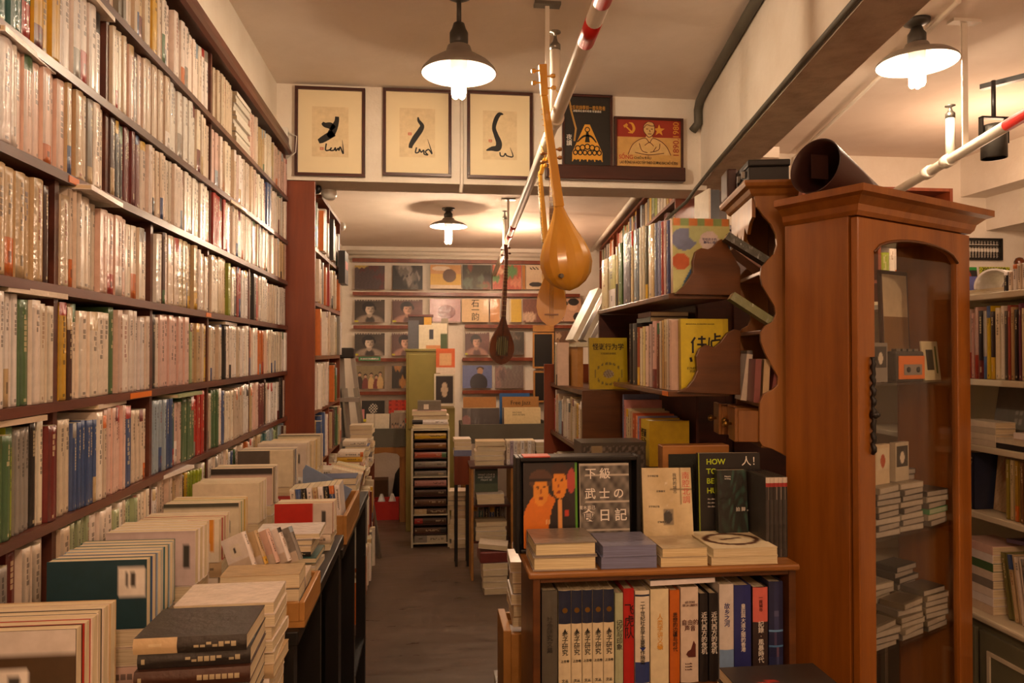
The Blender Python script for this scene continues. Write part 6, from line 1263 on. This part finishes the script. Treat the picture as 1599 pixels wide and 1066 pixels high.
# ================================================================ shelf unit and piles in mid aisle on the right
UX0, UX1, UY = .285, .86, 5.10
t = thing('low_shelf_unit', 'low shelf unit of flat books between the cream tower and the low bookcase', 'shelf', (.5, UY, 0))
for xx, mt in ((UX0, 'pine'), (.56, 'pine'), (UX1 - .016, 'pine')): worldpart(MB().box(xx, xx + .016, UY, UY + .3, 0, .77), 'side_panel', mt, t, .002)
for z in (.27, .52): worldpart(MB().box(UX0 + .0165, .5595, UY + .002, UY + .299, z - .014, z), 'shelf', 'mahog', t); worldpart(MB().box(.5765, UX1 - .0165, UY + .002, UY + .299, z - .014, z), 'shelf', 'mahog', t)
worldpart(MB().box(UX0 - .01, UX1 + .01, UY - .004, UY + .305, .7705, .786), 'top_board', 'mahog', t)
pile(.42, UY + .03, .21, .16, .787, .955, .032, cols('cream,white,cream,ivory,tan'), 'at the aisle end, low shelf unit', 0, .008, 'books on the low shelf unit', True, 'print', 511)
for i in range(8):
    nm = ['cream', 'lilac', 'white', 'cream', 'white', 'beige', 'white', 'cream'][i]
    o = rowbook('upright_book', f'{nm} book standing page edges out, {ORD[i]} on the low shelf unit top', 'upright books on the low shelf unit', .024, .17, .12, PC.get(nm, C('#b8a8b8')), (.545 + .0252 * i, UY + .03, .7875), 0, None, 'print', 870 + i, 0, False)
pile(.815, UY + .03, .15, .16, .787, .945, .032, cols('cream,ivory,white,cream,white'), 'at the far end, low shelf unit', 0, .006, 'books on the low shelf unit', True, 'print', 512)
o = stand('cover_standing_book', 'dark green book with white lettering standing in the low shelf unit', .315, .475, .165, UY + .08, C('#2f3d34'), lambda u, v: C('#33443a') if v > .35 else C('#54604a'), 4, z=.595)
text('WHAT LOVE IS\nAND WHAT IT\nMIGHT BE', .018, 'whiteink', o, (.0105, .08, .10), FACE, 'cover_title', maxw=.13)
pile(.42, UY + .012, .20, .15, .521, .592, .035, cols('cream,ivory'), 'in the upper slot of the low shelf unit', 0, .004, 'books in the low shelf unit', True, 'print', 513)
pile(.425, UY + .012, .22, .16, .271, .40, .032, cols('cream,white,cream,tan'), 'in the lower slot of the low shelf unit', 0, .006, 'books in the low shelf unit', True, 'print', 514)
for i in range(6):
    nm = ['grey', 'teal', 'black', 'blue', 'black', 'grey'][i]; o = rowbook('slot_book', f'{nm} book standing at the back of the lower slot, {ORD[i]} from the aisle', 'standing books in the low shelf unit', .03, .20, .09, PC[nm], (.325 + .04 * i, UY + .19, .2712), 0, None, 'print', 890 + i, 0, False)
for i in range(6):
    nm = ['white', 'cream', 'white', 'ivory', 'cream', 'grey'][i]; rowbook('slot_book', f'{nm} tall book in the second bay of the low shelf unit, {ORD[i]} along', 'tall books in the low shelf unit', .036, .22, .15, PC[nm], (.60 + .039 * i, UY + .02, .5212), 0, None, 'print', 900 + i, 0, False)
z = pile(.425, 4.80, .165, .16, .001, .20, .04, cols('cream,ivory,white,cream,ivory'), 'on the floor before the low shelf unit', 0, .006, 'floor piles by the low shelf unit', True, 'print', 515)
o = MB().box(-.10, .10, -.08, .08, 0, .075, C('#7a3430')).build('wrapped_parcel', 'wrap', loc=(.42, 4.89, z + .001), rot=(0, 0, R(4)), bevel=.01); tag(o, 'red brown wrapped parcel on the floor pile before the low shelf unit', 'parcel')
o = cover_book('tilted_book', 'cream book lying tilted on the red brown parcel', 'book', None, .03, .19, .15, PC['cream'], spine='plain'); put(o, (.03, .19, .15), (.42, 4.89, z + .102), Euler((0, R(5), R(-8))).to_matrix() @ flat(math.pi))
pile(.665, 4.72, .16, .22, .001, .36, .03, cols('tan,white,maroon,cream,grey,red,cream,black,white,tan,pale pink'), 'in the corner beside the low bookcase', R(80), .012, 'floor piles by the low shelf unit', None, 'wrap', 516)
t = thing('maroon_box', 'maroon box on a dark stand beside the low shelf unit', 'box', (.235, 5.52, 0))
MB().box(-.055, .06, -.08, .10, .60, .81).build('body', 'panel', t, bevel=.003)
for sx in (-.05, .035):
    for sy in (-.07, .075): MB().box(sx, sx + .02, sy, sy + .02, 0, .5995).build('leg', 'black', t)
o = cover_book('lavender_book', 'lavender wrapped book lying on the maroon box', 'book', None, .04, .13, .17, C('#8088b0'), spine='plain', mat='wrap'); put(o, (.04, .13, .17), (.24, 5.53, .832), Euler((R(0), 0, 0)).to_matrix() @ flat(0))
pile(.24, 5.46, .13, .15, .853, .935, .027, cols('white,cream,ivory'), 'above the lavender book', 0, .006, 'books on the maroon box', True, 'print', 517)
# ================================================================ the side room on the right
a = PY(1470, 305, 4.30)
BX0, BX1, BY = 2.30, 3.31, 4.34
t = thing('wall_bookcase', 'dark bookcase against the back wall of the side room, seen through the cabinet', 'bookcase', (2.8, BY, 0))
for xx in (BX0, 2.80, BX1 - .02): worldpart(MB().box(xx, xx + .02, BY, BY + .28, 0, 2.62), 'upright', 'panel', t)
SHR = [.30, .62, .94, 1.22, 1.50, 1.77, 2.03, 2.30]
for z in SHR + [2.62]:
    worldpart(MB().box(BX0 + .0205, 2.7995, BY + .002, BY + .27, z - .02, z), 'shelf', 'panel', t); worldpart(MB().box(2.8205, BX1 - .0205, BY + .002, BY + .27, z - .02, z), 'shelf', 'panel', t)
worldpart(MB().box(BX0, BX1, BY + .2805, BY + .29, 0, 2.62), 'back_panel', 'mahog', t)
rnd = random.Random(15)
for r, z in enumerate(SHR):
    if r < 2: continue
    x = BX0 + .024; k = 0
    while x < BX1 - .06:
        th = rnd.uniform(.028, .06); nm, c = pick(rnd, 'mixed'); h = rnd.uniform(.17, .235)
        if r == 6 and 2.5 < x < 2.8: nm, c = 'mint green', C('#7fb89a')
        if abs(x + th / 2 - 2.81) < th / 2 + .012: x += .03; continue
        mb = MB(); spine_geo(mb, rnd, th, h, .17, c); o = mb.build('room_book', 'print'); o.location = (x + th / 2, BY + .01, z + .001)
        tag(o, f'{nm} book, {ordn(k)} along the {ordn(r - 2)} visible shelf up in the side room bookcase', 'book', 'books of the side room bookcase'); x += th + .001; k += 1
# dark red ledge with small records, abacus, statue
zl = PY(1550, 461, 4.52).z; x0 = PY(1490, 461, 4.52).x
t = MB().box(x0 - .15, 4.48, 4.50, 4.655, zl - .03, zl).box(x0 - .15, 4.48, 4.49, 4.4999, zl - .05, zl + .004); o = t.build('wall_ledge', 'panel'); tag(o, 'dark red ledge on the back wall of the side room', 'ledge')
def red_sleeve(u, v): return C('#2a8a3a') if v > .88 else (C('#e0d6cc') if blob(u, v, .3, .3, .28, .25) else C('#b83028') if v < .12 else C('#8a3a2c') if blob(u, v, .5, .65, .14, .2) else C('#231f22'))
def grey_sleeve(u, v):
    if v > .80 or u < .09: return C('#2a2a1a') if math.sin(u * 70) * math.sin(v * 60) > .35 else C('#b5bb2c')
    return C('#cfc6b8') if u < .35 and .45 < v < .75 else C('#d8c4b4') if blob(u, v, .58, .5, .12, .2) else C('#1f1b1b') if blob(u, v, .58, .66, .16, .12) else C('#8a8480')
for (xa, xb, ya, yb, fn, lab) in ((1505, 1531, 416, 459, red_sleeve, 'small black record sleeve with green top and red foot on the ledge'), (1535, 1583, 416, 459, grey_sleeve, 'small grey record sleeve with acid green lettered border on the ledge')):
    A0 = PY(xa, yb, 4.50); B0 = PY(xb, ya, 4.50); w_, h = B0.x - A0.x, B0.z - zl
    o = MB().box(0, w_, 0, .006, 0, h, C('#c9c0b0')).grid((.0005, -.0005, .0005), (w_ - .001, 0, 0), (0, 0, h - .001), 40, 40, fn).build('small_record', 'sleeve', loc=(A0.x, 4.515, zl + .001), rot=(R(-6), 0, 0)); tag(o, lab, 'record')
    if w_ > .15: text('DANGERHOUSE', .03, 'ink', o, (w_ / 2, -.0012, h * .90), (R(90), 0, 0), 'sleeve_title', maxw=w_ * .75, bold=.02)
A0 = PY(1505, 404, 4.6); B0 = PY(1572, 371, 4.6); W, H = B0.x - A0.x, B0.z - A0.z
t = thing('abacus', 'dark wooden abacus hanging on the wall above the small records', 'abacus', (A0.x, 4.655, A0.z))
m = MB(); f = .014; m.box(0, W, -.022, 0, 0, f).box(0, W, -.022, 0, H - f, H).box(0, f, -.022, 0, f, H - f).box(W - f, W, -.022, 0, f, H - f).box(f, W - f, -.018, -.004, H * .64, H * .64 + .006); m.build('frame', 'black', t)
for k in range(13):
    x = f + (W - 2 * f) * (k + .5) / 13; rd = MB().tube([(x, -.011, f), (x, -.011, H - f)], .0012, 6).build('rod', 'steel', t)
    b = MB()
    for z in [H - f - .008 - .011 * j for j in range(2)] + [f + .007 + .0105 * j for j in range(4)] + [H * .64 - .008]: b.lathe([(.003, -.004), (.0078, -.001), (.0078, .001), (.003, .004)], 10, (x, -.011, z))
    b.build('beads', 'black' if k % 3 else 'darkgrey', rd)
p = PY(1594, 459, 4.55); t = thing('small_statue', 'dark figurine on a small base at the picture edge of the ledge', 'statue', (p.x, 4.56, zl + .001))
MB().box(-.04, .04, -.04, .04, 0, .04).build('base', 'brass', t)
MB().lathe([(.035, .0405), (.045, .08), (.035, .13), (.05, .16), (.028, .185), (.018, .19), (.03, .21), (.033, .23), (.022, .255), (.004, .262)], 18).build('figure', 'lutedark', t)
# cream wall bookcase
XW = 1.75; t = thing('cream_bookcase', 'cream bookcase of the side room beside the glass cabinet', 'bookcase', (1.9, 2.3, 0))
SW = [1.065, 1.28, 1.492, 1.765]
for z in SW: worldpart(MB().box(XW - .005, 2.02, 1.92, 2.9, z - .020, z), 'shelf', 'cream', t, .003)
for y in (1.90, 2.9): worldpart(MB().box(XW, 2.02, y, y + .018, .7605, 1.79), 'upright', 'cream', t)
worldpart(MB().box(2.0205, 2.03, 1.9, 2.92, .7605, 1.79), 'back_panel', 'cream', t)
t = thing('base_cabinet', 'green grey painted base cabinet under the cream bookcase', 'cabinet', (1.9, 2.3, 0))
worldpart(MB().box(XW - .03, 2.03, 1.88, 2.92, .04, .74), 'body', 'greengrey', t); worldpart(MB().box(XW - .05, 2.03, 1.86, 2.92, .7405, .76), 'top_board', 'cream', t, .006)
for y0 in (1.90, 2.155, 2.41, 2.665):
    d_ = worldpart(MB().box(XW - .045, XW - .0305, y0, y0 + .235, .07, .715), 'door', 'greengrey', t, .002); q = XW - .05
    m = MB(); y1 = y0 + .235
    for a in ((y0 + .035, y1 - .035, .65, .662), (y0 + .035, y1 - .035, .12, .132), (y0 + .035, y0 + .047, .132, .65), (y1 - .047, y1 - .035, .132, .65)): m.box(q, q + .0045, *a)
    o = m.build('moulding', 'cream'); o.parent = d_; o.matrix_parent_inverse = d_.matrix_world.inverted(); bpy.context.view_layer.update(); o.matrix_parent_inverse = d_.matrix_world.inverted()
RW = [1490, 1496, 1502, 1507, 1511, 1516, 1521, 1527, 1535, 1540, 1546, 1553, 1562, 1568, 1573, 1578, 1583, 1590, 1595, 1600, 1607]
RN = [('tan', '#c2ab88'), ('cream', '#dccdae'), ('grey green', '#6e7560'), ('beige', '#cdb896'), ('pale pink', '#d6b4a4'), ('pink', '#cf9c8e'), ('red footed', '#c9a090'), ('black', '#26211f'), ('white and blue', '#c9c0b2'), ('yellow', '#d0b01c'), ('dark brown', '#3a2a22'), ('cream', '#dccba8'), ('white', '#d9cdb8'), ('dark grey', '#5a5048'), ('brick red', '#a04a38'), ('tan', '#b89a6c'), ('black', '#2e2622'), ('plum', '#6a3a4a'), ('cream', '#d6c49c'), ('grey', '#8a8074')]
for i in range(20):
    ya, yb = Yat(RW[i + 1], XW + .006), Yat(RW[i], XW + .006); nm, hx = RN[i]; c = C(hx); h = .222 + .01 * math.sin(i * 2.3)
    rows = [(.33, C('#b8402c') if 'red foot' in nm else C('#5f7fb4'), None), (.67, c, C('#4a3a34'))] if 'foot' in nm or 'blue' in nm else None
    rowbook('room_paperback', f'{nm} book, {ordn(i)} from the glass cabinet, top row of the cream bookcase', 'top row of the cream bookcase', (yb - ya) * .95, h, .16, c, (XW + .006, (ya + yb) / 2, 1.4932), R(-90), rows, 'print', 930 + i, 0, False)
def lay(name, lab, grp, th, h, d, c, cx, cy, z, rz, seed=0, fn=None):
    o = cover_book(name, lab, 'book', grp, th, h, d, c, seed=seed, spine='plain', front=fn); put(o, (th, h, d), (cx, cy, z + th / 2), flat(rz)); return z + th + .0006
z = 1.766
for i, c in enumerate(('#d8ccb4', '#cfc0a0')): z = lay('loose_sheets', ['white pamphlet lying on the cream bookcase top', 'cream pamphlet on the white one on the cream bookcase'][i], None, .008, .24, .17, C(c), 1.86, 2.22, z, R(-90 + 4 * i))
o = MB().prism([(.055 * math.cos(R(a)), .055 * math.sin(R(a))) for a in range(20, 200, 12)] + [(.049 * math.cos(R(a)), .049 * math.sin(R(a))) for a in range(188, 10, -12)], -.10, .10, 'xz').build('rolled_magazine', 'sleeve', loc=(1.86, 2.20, z + .006), rot=(0, 0, R(-60))); tag(o, 'magazine curled into an arch on the cream bookcase top', 'magazine')
o = MB().box(-.07, .07, -.10, .10, 0, .055, C('#4a4a92')).build('blue_book', 'print', loc=(1.85, 2.44, z + .001)); tag(o, 'violet blue book on the cream bookcase top by the glass cabinet', 'book')
for i in range(7):
    nm = ['black', 'cream', 'white', 'cream', 'ivory', 'cream', 'beige'][i]; rowbook('top_book', f'{nm} book, {ORD[i]} of the row standing on the cream bookcase top', 'row on the cream bookcase top', .0165, .06 + .02 * (i > 1), .12, PC[nm], (XW + .02, 2.095 - .018 * i, 1.7665), R(-90), None, 'print', 955 + i, 0, False)
# second shelf: face-on covers and flat piles
def west(name, lab, y0, y1, h, z, c, fn, th=.02, xo=.02, lean=6, mat='print'):
    """A book facing the aisle (its cover towards -x)."""
    d = y1 - y0; o = cover_book(name, lab, 'book', None, th, h, d, c, front=fn, spine='plain', nx=24, ny=30, mat=mat)
    M = Euler((0, R(lean), 0)).to_matrix() @ upright(R(180)); put(o, (th, h, d), (0, 0, 0), M)
    zs = [(M @ Vector((a, b, e))).z for a in (-th / 2, th / 2) for b in (0, d) for e in (0, h)]; o.location = Vector((XW + xo + .04, y1, z + .0012 - min(zs))); return o
west('cover_book', 'grey book with four small squares facing out behind the glass cabinet edge', 2.12, 2.26, .185, 1.28, C('#6f6a60'), lambda u, v: C('#9a9488') if (.60 < u < .68 or .72 < u < .80) and (.36 < v < .44 or .5 < v < .58) else C('#6f6a60'), .015, .07, 10)
west('cover_book', 'rust brown book with green patch facing out on the second cream shelf', 1.99, 2.10, .185, 1.28, C('#8a4a2a'), marks(['#8a4a2a', '#6a7a34', '#a8683c', '#5a2e1c'], 8, 3), .018, .05, 8)
z = 1.281
for i, (c, nm) in enumerate((('#cfc4b0', 'white'), ('#d8ccb4', 'cream'), ('#bfb49e', 'grey cream'), ('#d6cab2', 'ivory'))): z = lay('shelf_flat_book', f'{nm} book, {ORD[i]} up in the pile by the glass cabinet, second cream shelf', 'flat pile on the second cream shelf', .019, .13, .07, C(c), 1.80 - .012, 2.185, z, R(-90), i)
z = 1.281
for i, (c, nm) in enumerate((('#2c2826', 'black'), ('#d8ccb2', 'cream'))): z = lay('shelf_flat_book', f'{nm} book of the low pair at the shelf edge, second cream shelf', 'flat pair on the second cream shelf', .016, .12, .055, C(c), 1.782, 2.06, z, R(-90), 20 + i)
for i in range(3): z = lay('shelf_flat_book', f'{["tan", "beige", "white"][i]} book on the pile at the picture edge, second cream shelf', 'edge pile on the second cream shelf', .018, .12, .07, PC[["tan", "beige", "white"][i]], 1.79, 1.99, 1.281 + i * .0186, R(-90), 30 + i)
# third shelf
west('cover_book', 'beige book with a painted group facing out on the third cream shelf', 2.10, 2.215, .19, 1.065, C('#bfa37c'), marks(['#c2a884', '#a87a54', '#8a4a34', '#d8c4a0'], 10, 8), .016, .04, 6)
for i, (ya, nm, hx) in enumerate(((2.235, 'navy', '#2a3046'), (2.253, 'blue black', '#20242e'), (2.085, 'olive yellow', '#9a8a34'), (2.068, 'cream', '#cdb98a'), (2.05, 'mustard', '#a8862c'), (2.03, 'brown', '#7a5a38'), (2.01, 'dark blue', '#232c44'), (1.99, 'black', '#241f1d'), (1.965, 'tan', '#b89a72'), (1.94, 'rust', '#7a3a24'))):
    rowbook('third_shelf_book', f'{nm} book standing on the third cream shelf, {ORD[i]} counted from the navy one', 'standing books on the third cream shelf', .0165, .185, .12, C(hx), (XW + .012, ya, 1.0662), R(-90), None, 'print', 975 + i, 0, False)
# on the base cabinet: flat pile and leaning books
z = .761
for i in range(8):
    nm = ['beige', 'white', 'ivory', 'grey', 'cream', 'green', 'white', 'pale pink'][i]; z = lay('base_pile_book', f'{nm} book, {ORD[i]} up of the pile on the base cabinet beside the glass cabinet', 'pile on the base cabinet', .026, .14, .12, PC[nm], 1.80, 2.19, z, R(-90), 40 + i)
for i in range(6):
    nm = ['olive', 'tan', 'cream', 'grey', 'maroon', 'beige', 'tan', 'dark brown'][i]; c = C('#7a7440') if nm == 'olive' else PC[nm]
    rowbook('slanted_shelf_book', f'{nm} book slanted on the base cabinet, {ORD[i]} from the flat pile', 'slanted books on the base cabinet', .02, .20, .13, c, (XW + .01, 2.075 - .026 * i, .7625 + .0), R(-90), None, 'print', 990 + i, R(-9), False)
o = cover_book('purple_book', 'grey purple book lying across the slanted books on the base cabinet', 'book', None, .012, .20, .13, C('#6a5a72'), spine='plain'); put(o, (.012, .20, .13), (1.86, 2.03, 1.0), Euler((R(-6), 0, 0)).to_matrix() @ flat(R(-90)))
# vine by the cabinet
t = thing('trailing_vine', 'trailing green vine hanging down the far edge of the glass cabinet', 'vine', (1.600, 2.06, 1.25))
rnd = random.Random(8); pts = [(.008 * math.sin(k * 1.3), .008 * math.cos(k * .9), .36 - k * .03) for k in range(20)]
MB().tube(pts, .0025, 6).build('stem', 'leaf', t)
m = MB()
for k in range(70):
    b = pts[rnd.randrange(20)]; a = rnd.uniform(0, 6.28); X = Matrix.Translation(b) @ Matrix.Rotation(a, 4, 'Z') @ Matrix.Rotation(rnd.uniform(.2, 1.2), 4, 'Y'); s = rnd.uniform(.012, .022)
    m.add([(0, 0, 0), (s * .5, s * .35, .002), (s, 0, .001), (s * .5, -s * .35, .002), (s * .5, 0, -.002)], [(0, 4, 1), (1, 4, 2), (2, 4, 3), (3, 4, 0)], X=X)
o = m.build('leaves', 'leaf', t); o['kind'] = 'stuff'
